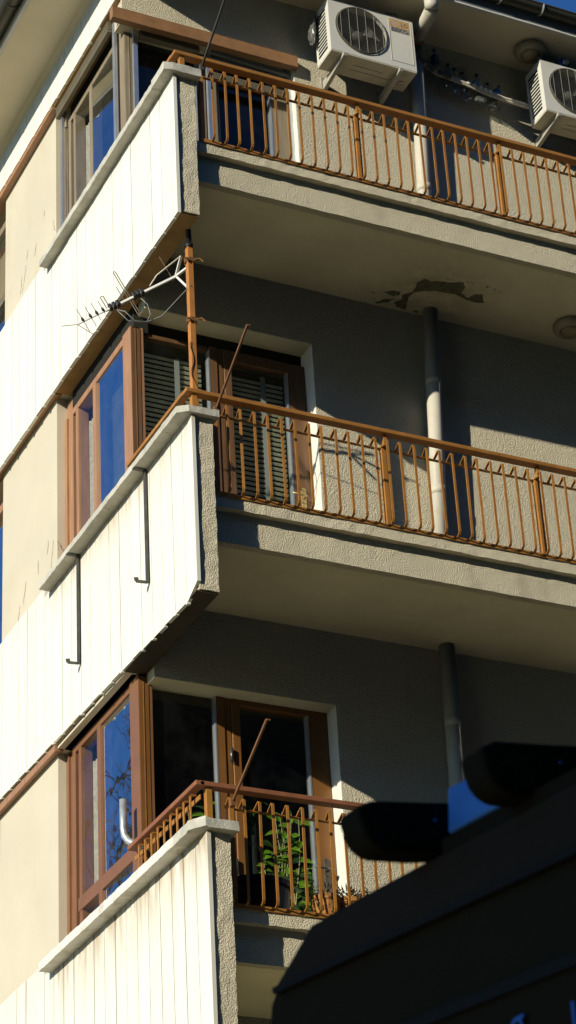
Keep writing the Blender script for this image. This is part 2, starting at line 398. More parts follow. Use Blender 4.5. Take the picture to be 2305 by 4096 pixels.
# balconies: slab, lip, parapet wing, cladding, coping
for i,f in enumerate(FL):
    z=f['zs']; wy=f['wy']; px=f['px']
    s=MB()
    s.rough(.255,BX,.20,.26,z,z+.235,.035,.0022,16)                       # fascia downstand
    s.box(.24,BX,.255,W+.02,z+.02,z+.27)
    slab=s.build('balcony_slab',M['stucco'],B)
    ft=MB(); ft.box(.26,BX,.275,W-.001,z+.2705,z+.276); ft.build('low_bounce_layer',M['low_bounce_floor'],slab)  # unseen dark floor layer added to cut light bouncing onto the wall
    l=MB(); l.rough(.24,BX,.150,.27,z+.228,z+.312,.035,.005,15); l.build('balcony_lip',M['stucco_end'],slab)
    sf=MB(); sf.box(.2405,BX,.2595,W-.001,z+.012,z+.0195); sf.build('soffit',M['plaster'],slab)
    # wing wall
    pw=MB(); zb=f['band']+.03
    pw.rough(px+.025,.252,wy,1.28,zb,f['led']-.055,.03,.0045,17)
    par=pw.build('parapet_wall',M['stucco_end'],B)
    # window sill wall + boarded band further back
    q=MB(); q.box(px+.026,.32,1.281,2.57,zb,f['led']-.055); q.build('sill_wall',M['cream'],par)
    # underside of the band
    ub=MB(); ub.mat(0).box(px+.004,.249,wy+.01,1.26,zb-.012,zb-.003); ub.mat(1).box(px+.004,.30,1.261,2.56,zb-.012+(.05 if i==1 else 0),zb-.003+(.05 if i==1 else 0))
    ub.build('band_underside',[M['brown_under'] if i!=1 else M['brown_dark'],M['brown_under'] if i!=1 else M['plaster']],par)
    # boards
    c=MB(); yb=wy-.018; k=0; step=.184; seam0=.193-step if i!=2 else .17-step
    ys=[yb]; y=seam0
    while y<yb+.05: y+=step
    while y<7.4: ys.append(y); y+=step
    for a,b2 in zip(ys[:-1],ys[1:]):
        past=a>2.60
        top=(f['led']+.055) if past else f['led']-.03
        def zbt(yy):
            base={0:(5.86,.02),1:(8.745,.031),2:(11.735,.004)}[i]
            return base[0]+base[1]*yy
        j=random.uniform(-.004,.004); g=.0045 if i==0 else .003
        xo=px+random.uniform(-.0015,.0015)
        b0,b1=zbt(a)+j,zbt(b2)+j
        if i==1 and a<.0+.2: b0+=.09*(1-max(0,a)/.2) if a<.05 else 0
        c.mat(0).hexa([(xo,a+g,b0),(px+.025,a+g,b0),(px+.025,b2-g,b1),(xo,b2-g,b1)],[(xo,a+g,top),(px+.025,a+g,top),(px+.025,b2-g,top),(xo,b2-g,top)])
        c.box(px-.004,px+.02,b2-.012,b2+.012,b1-.012,b1+.012)               # little cover clip at the foot of each seam
    c.mat(1).box(px+.018,px+.0255,yb+.03,7.3,zb+.02,f['led']-.08)
    cl=c.build('board_cladding',[M['boards'][i],M['crack']],par)
    # brown strip under the boards further left
    st=MB(); zz=zb+.0
    st.hexa([(px+.006,2.575,zz-.02),(XC+.01,2.575,zz-.01),(XC+.01,7.3,zz+.05),(px+.006,7.3,zz+.04)],[(px+.006,2.575,zz+.03),(XC+.01,2.575,zz+.03),(XC+.01,7.3,zz+.10),(px+.006,7.3,zz+.10)])
    st.build('band_trim',M['wood_old'] if i else M['brown_under'],par)
    # coping
    cp=MB(); ly=f['ly']; Lz=f['led']; th=[.062,.05,.07][i]
    def cut(p,ly=ly,i=i,Lz=Lz):
        # knock the outer corner back
        ch=[.11,.05,.012][i]
        if p.x<.075 and p.y<ly+ch: 
            t=(p.y-ly)/ch; p=Vector((max(p.x,(1-t)*.07),p.y,p.z+(0 if i else .01)))
        return p
    cp.mat(0).rough(0,.285,ly,.30,Lz-th,Lz,.018,.0035,30,cut)
    cp.mat(1 if i==0 else 0).rough(0,.285,.30,2.63,Lz-th+[.0,.0,-.004][i],Lz-[.0,.004,.02][i],.022,.0035,26)
    cp.build('coping',[M['coping'],M['coping_white']],par,smooth=True,weld=True).data.set_sharp_from_angle(angle=.6)

# peeling paint on the middle ceiling
zc=12.142+.0115
pp=MB()
def blob(poly,sub=5,j=.012):
    out=[]
    for a,b in zip(poly,poly[1:]+poly[:1]):
        for k in range(sub):
            t=k/sub; out.append((a[0]+(b[0]-a[0])*t+random.uniform(-j,j),a[1]+(b[1]-a[1])*t+random.uniform(-j,j)))
    n=len(out)
    pp.prism([(x,y,zc-.0022) for x,y in out],(0,0,.0015))
top=[(2.345,.80),(2.33,.76),(2.35,.69),(2.42,.70),(2.47,.675),(2.54,.66),(2.60,.645),(2.657,.62),(2.70,.68),(2.71,.75),(2.79,.79),(2.81,.73),(2.87,.71),(2.90,.76),(2.93,.80),(2.86,.82),(2.78,.81),(2.70,.785),(2.6,.785),(2.50,.80),(2.42,.83),(2.36,.88),(2.355,.95),(2.38,1.02),(2.41,1.10),(2.33,1.09),(2.28,1.05),(2.32,.98),(2.30,.93),(2.35,.86)]
blob(top,3,.006)
blob([(2.16,.95),(2.2,.91),(2.26,.905),(2.28,.94),(2.24,.97)],4,.008)
blob([(2.14,1.10),(2.2,1.03),(2.27,1.0),(2.24,1.05),(2.19,1.10)],4,.008)
blob([(2.47,1.09),(2.51,1.08),(2.52,1.10),(2.48,1.105)],3,.004)
for (x,y) in ((2.5,.62),(2.54,.615),(2.60,.61),(2.66,.60),(2.70,.60),(2.83,.60),(2.9,.61),(2.95,.62),(2.76,1.03),(2.1,1.05),(2.05,.98)):
    blob([(x,y),(x+.035,y+.004),(x+.03,y+.012)],2,.004)
pp.build('peeling_patch',M['peel'],B)

# upper band and eaves
c=MB(); y=1.16
while y<7.4:
    j=random.uniform(-.004,.004); b=14.552+.018*(y-1.15)+j
    c.mat(0).box(.088,.115,y+.0035,y+.184-.0035,b,14.99)
    c.box(.084,.11,y+.184-.012,y+.184+.012,b-.012,b+.012)
    y+=.184
c.mat(1).box(.108,.116,1.18,7.3,14.57,15.0)
c.build('upper_board_band',[M['boards_eave'],M['crack']],B)
st=MB(); st.box(.094,XC+.03,2.575,7.3,14.545,14.60); st.build('upper_band_trim',M['wood_old'],B)
ub=MB(); ub.box(.100,.30,1.15,2.56,14.55,14.556); ub.build('upper_band_underside',M['brown_under'],B)
e=MB(); EZ=14.965
e.mat(0).hexa([(-.345,.60,EZ+.02),(9.5,.60,EZ-.01),(9.5,9.3,EZ-.01),(-.345,9.3,EZ+.09)],[(-.345,.60,EZ+.16),(9.5,.60,EZ+.13),(9.5,9.3,EZ+.13),(-.345,9.3,EZ+.23)])
eave=e.build('eave',M['eave'],B)
# cove between wall and soffit on the left side
cv=MB(); n=6
for k in range(n):
    a0=math.pi/2*k/n;a1=math.pi/2*(k+1)/n; r=.07
    f0=lambda a,yy: (.10-r+r*math.cos(a)-.012, yy, EZ+.025+.0087*(yy-.6)-r+r*math.sin(a))
    cv.add([f0(a0,.62),f0(a1,.62),f0(a1,9),f0(a0,9)],[(0,1,2,3)])
cv.build('soffit_cove',M['eave'],eave,smooth=True)
fb=MB(); fb.box(-.355,9.5,.572,.598,EZ+.012,EZ+.155); fb.build('fascia_board',M['fascia_shaded'],eave)
fs=MB(); fs.rough(1.2,9.4,.566,.5995,EZ-.016,EZ+.0,.05,.003,9); fs.build('fascia_edge',M['fascia'],eave)
fl=MB(); fl.hexa([(-.375,.55,EZ+.015),(-.347,.55,EZ+.015),(-.347,9.3,EZ+.085),(-.375,9.3,EZ+.085)],[(-.375,.55,EZ+.12),(-.347,.55,EZ+.12),(-.347,9.3,EZ+.19),(-.375,9.3,EZ+.19)])
fl.build('fascia_board',M['fascia'],eave)
# roof
rf=MB(); rf.hexa([(-.36,.56,EZ+.19),(9.5,.56,EZ+.16),(9.5,9.3,EZ+.16),(-.36,9.3,EZ+.25)],[(-.2,.8,EZ+.35),(9.4,.8,EZ+.35),(9.4,9.2,EZ+1.2),(-.2,9.2,EZ+1.2)])
rf.build('roof',M['brown_sheet'],B)
def gutter(a,b,r,name):
    g=MB(); a=Vector(a);b=Vector(b);d=(b-a).normalized();sd=d.cross(Vector((0,0,1))).normalized()
    n=14;pr=[]
    for k in range(n+1):
        t=math.pi*k/n; pr.append((math.cos(t)*r,-math.sin(t)*r))
    L=(b-a).length; segs=6; vs=[];fs=[]
    for rr in (1,.93):
        o=len(vs)
        for s_ in (0,1):
            for (x,zv) in pr: vs.append((a if s_==0 else b)+sd*x*rr+Vector((0,0,zv*rr)))
        for k in range(n):
            q=(o+k,o+k+1,o+n+1+k+1,o+n+1+k); fs.append(q if rr==1 else q[::-1])
    g.add(vs,fs)
    for sg in (-1,1): g.tube([a+sd*r*sg+Vector((0,0,.004)),b+sd*r*sg+Vector((0,0,.004))],.009,8)
    return g
g=gutter((-.5,.525,EZ+.165),(9.6,.525,EZ+.105),.056,'g'); gu=g.build('gutter',M['gutter'],eave,smooth=True)
for x in (3.23,3.62,4.6,5.6,2.2,1.2):
    h=MB(); pts=[]
    for k in range(11):
        t=math.pi*k/10; pts.append((x,.525+.060*math.cos(t),EZ+.163-.006*x-.060*math.sin(t)))
    h.tube(pts,.008,6); h.build('gutter_bracket',M['galv'],gu)
g=gutter((-.455,.45,EZ+.13),(-.455,9.3,EZ+.20),.078,'g'); gl=g.build('gutter',M['gutter'],eave,smooth=True)
for yy in (2.05,3.0,4.2):
    h=MB(); h.tube([(-.455+.081*math.cos(math.pi*k/10),yy,EZ+.125+.0078*yy-.081*math.sin(math.pi*k/10)) for k in range(11)],.006,6); h.build('gutter_joint',M['gutter'],gl)

# ------------------------------------------------------------------ railings
def railing(i,side):
    f=FL[i]; m=M[f['railmat']]; zt=f['rail']; zl=f['zs']+.312
    h=MB()
    yf=.105
    # hand rail
    h.box(.10,BX,yf-.005,yf+.062,zt-.032,zt)
    if side: h.box(.072,.132,yf-.005,1.20,zt-.033+.0,zt-.001)
    else: h.box(.095,.15,yf+.062,1.14,zt-.033,zt-.002)
    R=h.build('balcony_railing',M[f.get('hand','rail')],B,bevel=.005)
    # lower and upper flat bars sit behind the balusters
    b=MB(); b.box(.30,BX,yf+.062,yf+.085,zt-.128,zt-.122); b.build('flat_bar',m,R)
    zb=zl+.018
    b=MB(); b.box(.30,BX,yf+.035,yf+.075,zb,zb+.010); b.box(.30,BX,yf+.035,yf+.041,zb-.02,zb); b.build('flat_bar',m,R)
    # one baluster: bent flat iron
    def bal(x):
        q=MB(); zt2=zt-.082; wd=.0175; th=.0065
        pts=[(x,yf+.072,zt-.124),(x,yf+.008,zt2-.002),(x,yf-.002,zt2-.01),(x,yf-.002,zb+.035),(x,yf+.006,zb+.015),(x,yf+.045,zb-.004)]
        for a,c in zip(pts[:-1],pts[1:]): q.bar(a,c,wd,th,(0,1,0) if abs(a[2]-c[2])>.2 else (0,0,1))
        return q
    x=.39 if i!=0 else .295; sp=.0998 if i!=0 else .0955
    first=bal(x).build('baluster',m,R); k=1
    while x+sp*k<BX-.05:
        cc=dup_child(first,R,(sp*k+random.uniform(-.0025,.0025),random.uniform(-.0015,.0015),0)); cc.rotation_euler=(0,random.uniform(-.006,.006),random.uniform(-.10,.10)); k+=1
    px=[1.583,2.79,3.99,5.2] if i!=0 else [1.75,2.9,4.1,5.3]
    pq=MB(); pq.box(px[0]-.02,px[0]+.02,yf+.05,yf+.09,zb-.02,zt-.105)
    pp_=pq.build('post',m,R,bevel=.003)
    for xx in px[1:]: dup_child(pp_,R,(xx-px[0],0,0))
    for xx in px:
        q=MB(); q.box(xx-.012,xx+.012,yf+.02,yf+.05,zt-.12,zt-.033); q.build('post_head',m,R)
    # corner post standing on the coping
    pq=MB(); pq.box(.145,.185,yf+.01,yf+.05,f['led']-.004,zt-.033); pq.build('corner_post',m,R,bevel=.003)
    pq=MB(); pq.box(.31,.345,yf+.05,yf+.10,zb,zt-.13); pq.build('end_post',m,R,bevel=.003)
    if side:
        sb=MB(); sb.box(.118,.124,.15,1.19,zt-.10,zt-.07); sb.build('flat_bar',m,R)
        def sbal(y):
            q=MB(); pts=[(.12,y,zt-.055),(.088,y,zt-.055),(.082,y,zt-.062),(.082,y,f['led']-.03)]
            for a,c in zip(pts[:-1],pts[1:]): q.bar(a,c,.018,.007,(1,0,0) if abs(a[2]-c[2])>.1 else (0,0,1))
            return q
        fb_=sbal(.214).build('baluster',m,R)
        for k in range(1,9): dup_child(fb_,R,(0,.102*k,0))
    return R
RAILS=[railing(i,i==0) for i in range(3)]

# ------------------------------------------------------------------ windows and doors
WX=.205; WY=1.265
def rect_frame(mb,axis,c,a0,a1,z0,z1,w,d,off=0):
    # a rectangular frame in plane axis=c, extending d inwards
    def bx(p0,p1,q0,q1):
        if axis=='x': mb.box(c,c+d,p0,p1,q0,q1)
        else: mb.box(p0,p1,c,c+d,q0,q1)
    bx(a0,a0+w,z0,z1); bx(a1-w,a1,z0,z1); bx(a0+w,a1-w,z0,z0+w); bx(a0+w,a1-w,z1-w,z1)
def pane(axis,c,a0,a1,z0,z1,mat,parent,sk=0):
    p=MB()
    if axis=='x': p.add([(c+sk,a0,z0),(c-sk*.3,a1,z0),(c-sk*.3,a1,z1),(c+sk,a0,z1)],[(0,3,2,1)])
    else: p.add([(a0,c,z0),(a1,c,z0),(a1,c,z1),(a0,c,z1)],[(0,1,2,3)])
    return p.build('pane',mat,parent)
def blind(axis,c,a0,a1,z0,z1,parent,sp=.0375,wd=.034,tilt=.35,mat='blind',tapes=()):
    b=MB(); z=z0
    while z<z1:
        dz=math.sin(tilt)*wd/2; dx=math.cos(tilt)*wd/2; e=random.uniform(-.002,.002)
        if axis=='x': b.add([(c-dx,a0,z-dz+e),(c+dx,a0,z+dz),(c+dx,a1,z+dz),(c-dx,a1,z-dz)],[(0,1,2,3)])
        else: b.add([(a0,c-dx,z-dz+e),(a1,c-dx,z-dz-e),(a1,c+dx,z+dz),(a0,c+dx,z+dz)],[(0,1,2,3)])
        z+=sp
    o=b.build('venetian_blind',M[mat],parent)
    return o
for i,f in enumerate(FL):
    zl=f['led']-.03; zf=f['zs']+.28
    hdr=[8.76,11.56,14.40][i]
    A=M[['wood_new','wood_door','wood_grey'][i]]; A2=M[['wood_pink','wood_old','wood_grey'][i]]
    # corner window: side part
    s=MB(); 
    rect_frame(s,'x',WX,1.255,2.50,zl-.05,hdr,.055,.09)
    s.box(WX-.012,WX+.066,1.255,1.405,zl,hdr)                       # broad corner post, side face
    s.box(WX,WX+.085,2.335,2.385,zl,hdr-.055)                         # jamb sash
    s.box(WX-.006,WX+.08,1.958,2.018,zl-.05,hdr-.055)               # mullion
    s.box(WX+.022,WX+.08,2.50,2.64,zl-.05,hdr+.15); s.box(WX+.005,WX+.08,2.59,2.639,zl-.05,hdr)
    if i==0: s.box(WX-.004,WX+.08,1.405,2.40,7.505,7.60)             # transom
    # front face of the corner post and head
    s.mat(1).box(WX+.0665,WX+.080,WY-.006,WY+.07,zl-.3,hdr-.02)
    s.box(WX-.009,WX+.064,1.2515,1.2549,zl,hdr-.012); s.box(WX+.022,WX+.030,1.2485,1.2514,zl,hdr-.012)
    win=s.build('corner_window',[A2,A],B,bevel=.006)
    pane('x',WX+.010,1.400,1.962,zl,hdr-.05,M['glass_side'],win,.042 if i==2 else 0); pane('x',WX+.010,2.014,2.34,zl,hdr-.05,M['glass_left'],win,.036 if i==2 else 0)
    hb=MB(); hb.box(WX+.02,WX+.13,1.26,2.5,hdr-.03,hdr+.34); hb.build('shaded_head_gap',M['dark'],win)  # near-black fill paints in the shade of the gap above the frame
    cu=MB(); n=40; vs=[]
    ya,yb_=(2.03,2.40); za,zb_=zl-.05,hdr-.16
    for j in range(n+1):
        y_=ya+(yb_-ya)*j/n; xx=WX+.10+.010*math.sin(j*1.3)+.006*math.sin(j*.55)
        vs+=[(xx,y_,za),(xx,y_,zb_)]
    cu.add(vs,[(2*j,2*j+1,2*j+3,2*j+2) for j in range(n)]); cu.build('curtain',M['curtain'],win,smooth=True)
    # front fixed light between corner post and door
    fr=MB()
    x0=WX+.081; x1=[.772,.83,.83][i]
    fz0=zf+.02 if i!=1 else zf+.1
    fr.box(x0,x1+.012,WY,WY+.07,fz0,fz0+.5)
    fr.box(x0,x1-.022,WY+.012,WY+.06,hdr-.055,hdr-.02)
    fr.box(x1-.010,x1+.05,WY,WY+.07,fz0+.5,hdr-.02)
    fr.box(x1+.05,x1+.100,WY+.008,WY+.078,fz0,hdr-.02)               # door-side post
    fl_=fr.build('fixed_window',A,B,bevel=.004)
    pane('y',WY+.03,x0-.002,x1-.01,fz0+.5,hdr-.04,M['glass'],fl_)
    al=MB(); al.box(x1-.022,x1-.011,WY-.002,WY+.05,fz0+.5,hdr-.06); al.build('glazing_bead',M['alu'],fl_)
    # door
    d=MB(); X0=x1+.103; X1=1.595
    d.box(X0,X0+.062,WY,WY+.06,zf,hdr-.02); d.box(X1-.145,X1,WY,WY+.06,zf,hdr-.02)
    d.box(X0+.062,X1-.145,WY,WY+.06,zf,zf+(.17 if i!=1 else .11)); d.box(X0+.062,X1-.145,WY,WY+.06,hdr-.11,hdr-.02)
    door=d.build('balcony_door',A,B,bevel=.006)
    pane('y',WY+.03,X0+.057,X1-.14,zf+.1,hdr-.1,M['glass'],door)
    al=MB(); al.box(X1-.158,X1-.146,WY-.002,WY+.05,zf+.17,hdr-.11); al.build('glazing_bead',M['alu'],door)
    # handle
    if i<2:
        hx=X1-.075; hz=zf+[.80,.83][i]; hm=M['steel'] if i==0 else M['brass']
        ps=MB(); n=10
        pl=[(hx+.02*math.cos(math.pi*k/n),WY-.006,hz+.10+.02*math.sin(math.pi*k/n)) for k in range(n+1)]+[(hx-.02*math.cos(math.pi*k/n),WY-.006,hz-.13-.02*math.sin(math.pi*k/n)) for k in range(n+1)]
        ps.prism(pl,(0,.006,0)); ha=ps.build('handle',hm,door,bevel=.002)
        lv=MB(); lv.tube([(hx,WY-.004,hz+.03),(hx,WY-.045,hz+.03),(hx-.02,WY-.052,hz+.03),(hx-.11,WY-.05,hz+.034)],[.009,.009,.009,.007],10); lv.build('lever',hm,ha,smooth=True)
        kh=MB(); kh.lathe([(0,-.0005),(.007,-.0005),(.007,.001)],12,Matrix.Translation((hx,WY-.0075,hz-.06))@Matrix.Rotation(math.pi/2,4,'X')); kh.box(hx-.003,hx+.003,WY-.0085,WY-.0065,hz-.082,hz-.06); kh.build('keyhole',M['black_rubber'],ha)
    if i==0:
        for zz in (zf+1.52,zf+.73,zf+.1):
            hh=MB(); hh.tube([(X0-.018,WY-.012,zz),(X0-.018,WY-.012,zz+.10)],.012,10); hh.build('hinge',M['steel'],door,smooth=True)
    # second window further left (only its edge shows)
    s=MB(); rect_frame(s,'x',WX,3.88,5.28,zl-.05,hdr+.05,.07,.08); s.box(WX,WX+.08,4.4,4.47,zl,hdr)
    w2=s.build('side_window',A2,B); pane('x',WX+.04,3.93,5.25,zl,hdr,M['glass_side'],w2)
    sp_=MB(); sp_.box(.105,.32,3.87,5.29,f['led']-.16,f['led']-.056); sp_.build('window_sill',M['coping'],w2)
    # blinds
    if i==1:
        blind('x',WX+.135,1.40,2.40,zl+.02,hdr-.16,win,sp=.042,tilt=-1.15,wd=.026)
        for (a,b_) in ((.30,.80),): blind('y',WY+.12,a,b_,zf+.35,hdr-.12,fl_,sp=.042,tilt=-1.2,wd=.023)
        blind('y',WY+.12,.985,1.46,zf+.1,hdr-.14,door,sp=.042,tilt=-1.2,wd=.023)
        for x,o in ((.60,fl_),(1.29,door)):
            tp=MB(); tp.box(x-.02,x+.02,WY+.100,WY+.1015,zf+.1,hdr-.12); tp.build('ladder_tape',M['tape'],o)
    if i==2:
        # outside roller guides and bundled blinds
        for (xx,yy,o) in ((.150,1.345,win),(.15,2.50,win)):
            gd=MB(); gd.box(xx,xx+.022,yy,yy+.045,zl,hdr+.10); gd.build('blind_guide',M['alu'],o)
        for (xx,o) in ((.245,fl_),(.865,door),(1.572,door)):
            gd=MB(); gd.box(xx,xx+.035,WY-.075,WY-.045,zl-.5 if xx<.5 else zf,hdr-.0); gd.build('blind_guide',M['alu'],o)
        st=MB()
        for k in range(5):
            z0=hdr+.055+.017*k; st.box(.118+.004*(k%2),.150+.004*(k%2),1.40,2.56,z0,z0+.011)
        st.box(.118,.150,1.40,2.56,hdr+.030,hdr+.045); st.build('bundled_blind',M['blind_old'],win)
        st=MB()
        for k in range(4):
            z0=hdr-.115+.016*k; st.box(.30,.80,WY-.085+.004*(k%2),WY-.048+.004*(k%2),z0,z0+.010)
        st.box(.30,.80,WY-.095,WY-.04,hdr-.14,hdr-.122); st.build('bundled_blind',M['blind_old'],fl_)
        for xx in (.45,.74):
            kn=MB(); 
            for k in range(5): kn.tube([(xx+random.uniform(-.03,.03),WY-.098+random.uniform(-.015,.01),hdr-.09+random.uniform(-.03,.03)) for _ in range(4)],.004,5)
            kn.build('blind_cord',M['rope'],fl_)
        for k,(dz,dy) in enumerate(((-.02,-.0),(-.085,.01),(-.15,.02))):
            st=MB(); st.bar((.90,WY-.075+dy,hdr-.03+dz+.015),(1.575,WY-.075+dy,hdr-.03+dz-.012),.03,.045,(0,1,0)); st.build('shutter_slat',M['tape'],door)
        st=MB()
        for k in range(5):
            z0=hdr-.36+.013*k; st.box(.90,1.575,WY-.08,WY-.05,z0,z0+.008)
        st.build('bundled_blind',M['blind_old'],door)
        blind('y',WY+.12,.99,1.45,zf+.05,zf+.62,door,sp=.022,wd=.02,tilt=.6,mat='tape')
        blind('x',WX+.135,1.40,2.40,zl+.02,zl+.25,win,tilt=-.6,mat='tape')
# opening linings: bright white plaster reveals beside the doors
for i,f in enumerate(FL):
    r=MB(); zf=f['zs']+.28
    r.rough(1.597,1.6045,W+.001,WY+.05,zf,f['op'],.05,.003,10); r.build('door_reveal',M['reveal'],B)
    r=MB(); r.box(.262,1.596,W+.002,WY+.05,f['op']-.006,f['op']-.001); r.build('lintel_lining',M['plaster'],B)
# brown sheet cover over the top corner window
cvr=MB(); cvr.box(-.005+.03,1.61,W-.06,W-.002,14.275,14.385); cvr.box(.025,1.61,W-.06,W+.08,14.385,14.39)
cv_=cvr.build('blind_cover',M['brown_sheet'],B,bevel=.004)
for x in (.37,.92,1.45):
    sc=MB(); sc.lathe([(0,-.004),(.008,-.003),(.009,0)],10,Matrix.Translation((x,W-.061,14.335))@Matrix.Rotation(math.pi/2,4,'X')); sc.build('screw_or_glint',M['black_rubber'],cv_)

# ------------------------------------------------------------------ things on the building
def dpipe(name,label,pts,joints,mat='pipe',r=.057):
    t=thing(name,label,'drainpipe',pts[0],'white drainpipes')
    p=MB(); p.tube(pts,r,20); p.build('pipe_run',M[mat],t,smooth=True)
    for z in joints:
        a,b=Vector(pts[0]),Vector(pts[-1]); k=(z-a.z)/(b.z-a.z); c=a+(b-a)*k
        q=MB(); q.tube([c,c+(b-a).normalized()*.07],r+.0025,20); q.build('pipe_collar',M[mat],t,smooth=True)
    return t
PY=W-.085
dpipe('drainpipe','white drainpipe behind the lowest balcony railing',[(2.425,PY,6.70),(2.465,PY,9.262)],[8.62])
dpipe('drainpipe','white drainpipe rising to the peeling balcony ceiling',[(2.465,PY,9.52),(2.595,PY,12.16)],[11.46,10.49])
dpipe('drainpipe','white drainpipe between the two air conditioners',[(2.615,PY,12.42),(2.70,PY,14.80)],[13.30])
t=thing('downpipe_elbow','short white slanting downpipe from the gutter to the wall','drainpipe',(2.57,.55,14.7))
p=MB(); p.tube([(2.55,.515,15.10),(2.555,.50,14.76),(2.56,.515,14.735)],.057,20); p.tube([(2.56,.505,14.745),(2.70,PY-.02,14.86)],.055,20); p.build('pipe_run',M['pipe'],t,smooth=True)
p=MB(); p.tube([(2.68,PY-.10,14.845),(2.705,PY-.01,14.865)],.058,20); p.build('pipe_mouth',M['pipe_rust'],t,smooth=True)

def ceiling_lamp(x,y,z,label):
    t=thing('ceiling_lamp',label,'lamp',(x,y,z),'round balcony ceiling lamps')
    Mx=Matrix.Translation((x,y,z))@Matrix.Rotation(math.pi,4,'X')
    q=MB(); q.lathe([(.0,.0),(.128,.0),(.135,.015),(.132,.04),(.112,.062),(.088,.068),(.084,.058),(.06,.058)],32,Mx); q.build('lamp_ring',M['lamp'],t,smooth=True)
    q=MB(); q.lathe([(.083,.058),(.078,.075),(.055,.09),(.0,.096)],28,Mx); q.build('lamp_glass',M['lamp_glass'],t,smooth=True)
ceiling_lamp(3.70,.86,EZ-.004,'round ceiling lamp under the roof eave beside the air conditioner')
ceiling_lamp(3.71,.82,12.153,'round ceiling lamp on the balcony soffit with peeling paint')

# air conditioners
def text_mesh(body,size,mat,name,parent,M4,depth=.0008,xs=1.0):
    cu=bpy.data.curves.new(name,'FONT'); cu.body=body; cu.size=size; cu.extrude=depth
    o=bpy.data.objects.new(name+'_tmp',cu); COL.objects.link(o); bpy.context.view_layer.update()
    me=bpy.data.meshes.new_from_object(o.evaluated_get(bpy.context.evaluated_depsgraph_get())); bpy.data.objects.remove(o)
    me.transform(Matrix.Diagonal((xs,1,1,1))); me.materials.clear(); me.materials.append(mat)
    n=bpy.data.objects.new(name,me); COL.objects.link(n)
    pw=WP[parent]; n.parent=parent; n.matrix_parent_inverse=Matrix.Identity(4)
    n.matrix_local=Matrix.Translation(-pw)@M4; WP[n]=M4.translation.copy()
    return n
def air_con(x0,z0,label,sticker):
    y0=.75;y1=.995;x1=x0+.765;z1=z0+.53
    t=thing('air_conditioner',label,'air conditioner',(x0+.38,y1,z0),'air conditioner outdoor units')
    b=MB()
    # shell with a round opening in the front
    cx=x0+.285; cz=z0+.272; r=.232; n=40
    ring=[(cx+r*math.cos(2*math.pi*k/n),y0,cz+r*math.sin(2*math.pi*k/n)) for k in range(n)]
    corners=[]
    per=[]
    for k in range(n):
        a=2*math.pi*k/n; dx,dz=math.cos(a),math.sin(a)
        s_=min((x0+.012-cx)/dx if dx<-1e-6 else 9,(x1-cx)/dx if dx>1e-6 else 9,(z0-cz)/dz if dz<-1e-6 else 9,(z1-cz)/dz if dz>1e-6 else 9)
        s_=min([v for v in ((x0-cx)/dx if dx<-1e-6 else 9,(x1-cx)/dx if dx>1e-6 else 9,(z0-cz)/dz if dz<-1e-6 else 9,(z1-cz)/dz if dz>1e-6 else 9)])
        per.append((cx+dx*s_,y0,cz+dz*s_))
    # snap nearest to corners
    for (ccx,ccz) in ((x0,z0),(x1,z0),(x1,z1),(x0,z1)):
        k=min(range(n),key=lambda k:(per[k][0]-ccx)**2+(per[k][2]-ccz)**2); per[k]=(ccx,y0,ccz)
    b.add(ring+per,[(k,n+k,n+(k+1)%n,(k+1)%n) for k in range(n)])
    # rim
    rim=[(p[0],y0+.03,p[2]) for p in ring]; b.add(ring+rim,[(k,(k+1)%n,n+(k+1)%n,n+k) for k in range(n)])
    b.box(x0,x1,y0+.15,y1,z1-.004,z1); b.box(x0,x1,y0,y0+.15,z1-.004,z1-.0001)
    b.add([(x1,y0,z0),(x1,y1,z0),(x1,y1,z1),(x1,y0,z1)],[(0,1,2,3)])
    # slotted left side
    b.box(x0,x0+.004,y0+.001,y0+.055,z0,z1-.004); b.box(x0,x0+.004,y1-.03,y1,z0,z1-.004); b.box(x0,x0+.004,y0+.055,y1-.03,z0,z0+.05); b.box(x0,x0+.004,y0+.055,y1-.03,z1-.06,z1-.004)
    for k in range(1,12):
        z=z0+.05+k*(.42/12); b.box(x0+.0005,x0+.0035,y0+.055,y1-.03,z-.006,z+.006)
    sh=b.build('casing',M['ac'],t)
    q=MB(); q.box(x0+.012,x1-.01,y0+.09,y1-.01,z0+.008,z1-.008); q.build('inside',M['ac_dark'],t)
    q=MB(); q.box(x0+.002,x1-.002,y0+.002,y1,z0-.012,z0); 
    for (a,b2,c,d) in ((.10,.16,.05,.06),(.24,.50,.10,.108),(.24,.62,.155,.163),(.62,.70,.05,.058),(.05,.06,.03,.10)): q.box(x0+a,x0+b2,y0+c,y0+d,z0-.016,z0-.012)
    for (a,b2) in ((.60,.12),(.70,.16)): q.lathe([(.018,-.018),(.03,-.018),(.03,-.012),(.018,-.012)],16,Matrix.Translation((x0+a,y0+b2,z0)))
    q.build('base_pan',M['ac_under'],t)
    # fan
    fn=MB(); Mf=Matrix.Translation((cx,y0+.075,cz))@Matrix.Rotation(math.pi/2,4,'X')
    fn.lathe([(0,.03),(.03,.028),(.045,.02),(.05,0),(.05,-.01)],20,Mf)
    for k in range(3):
        a=2*math.pi*k/3+.5
        vs=[]
        for j in range(6):
            rr=.045+.16*j/5
            for s_ in (-.5,.5):
                th=a+s_*(.5+.55*j/5); vs.append((cx+rr*math.cos(th),y0+.07+s_*.03,cz+rr*math.sin(th)))
        fn.add(vs,[(2*j,2*j+1,2*j+3,2*j+2) for j in range(5)])
    fn.build('fan',M['fan'],t,smooth=True)
    # wire guard
    gd=MB()
    for k in range(-17,18):
        zz=cz+k*.0128; hw=math.sqrt(max(0,.225**2-(zz-cz)**2))
        if hw>.02: gd.bar((cx-hw,y0-.010,zz),(cx+hw,y0-.010,zz),.0019,.0019)
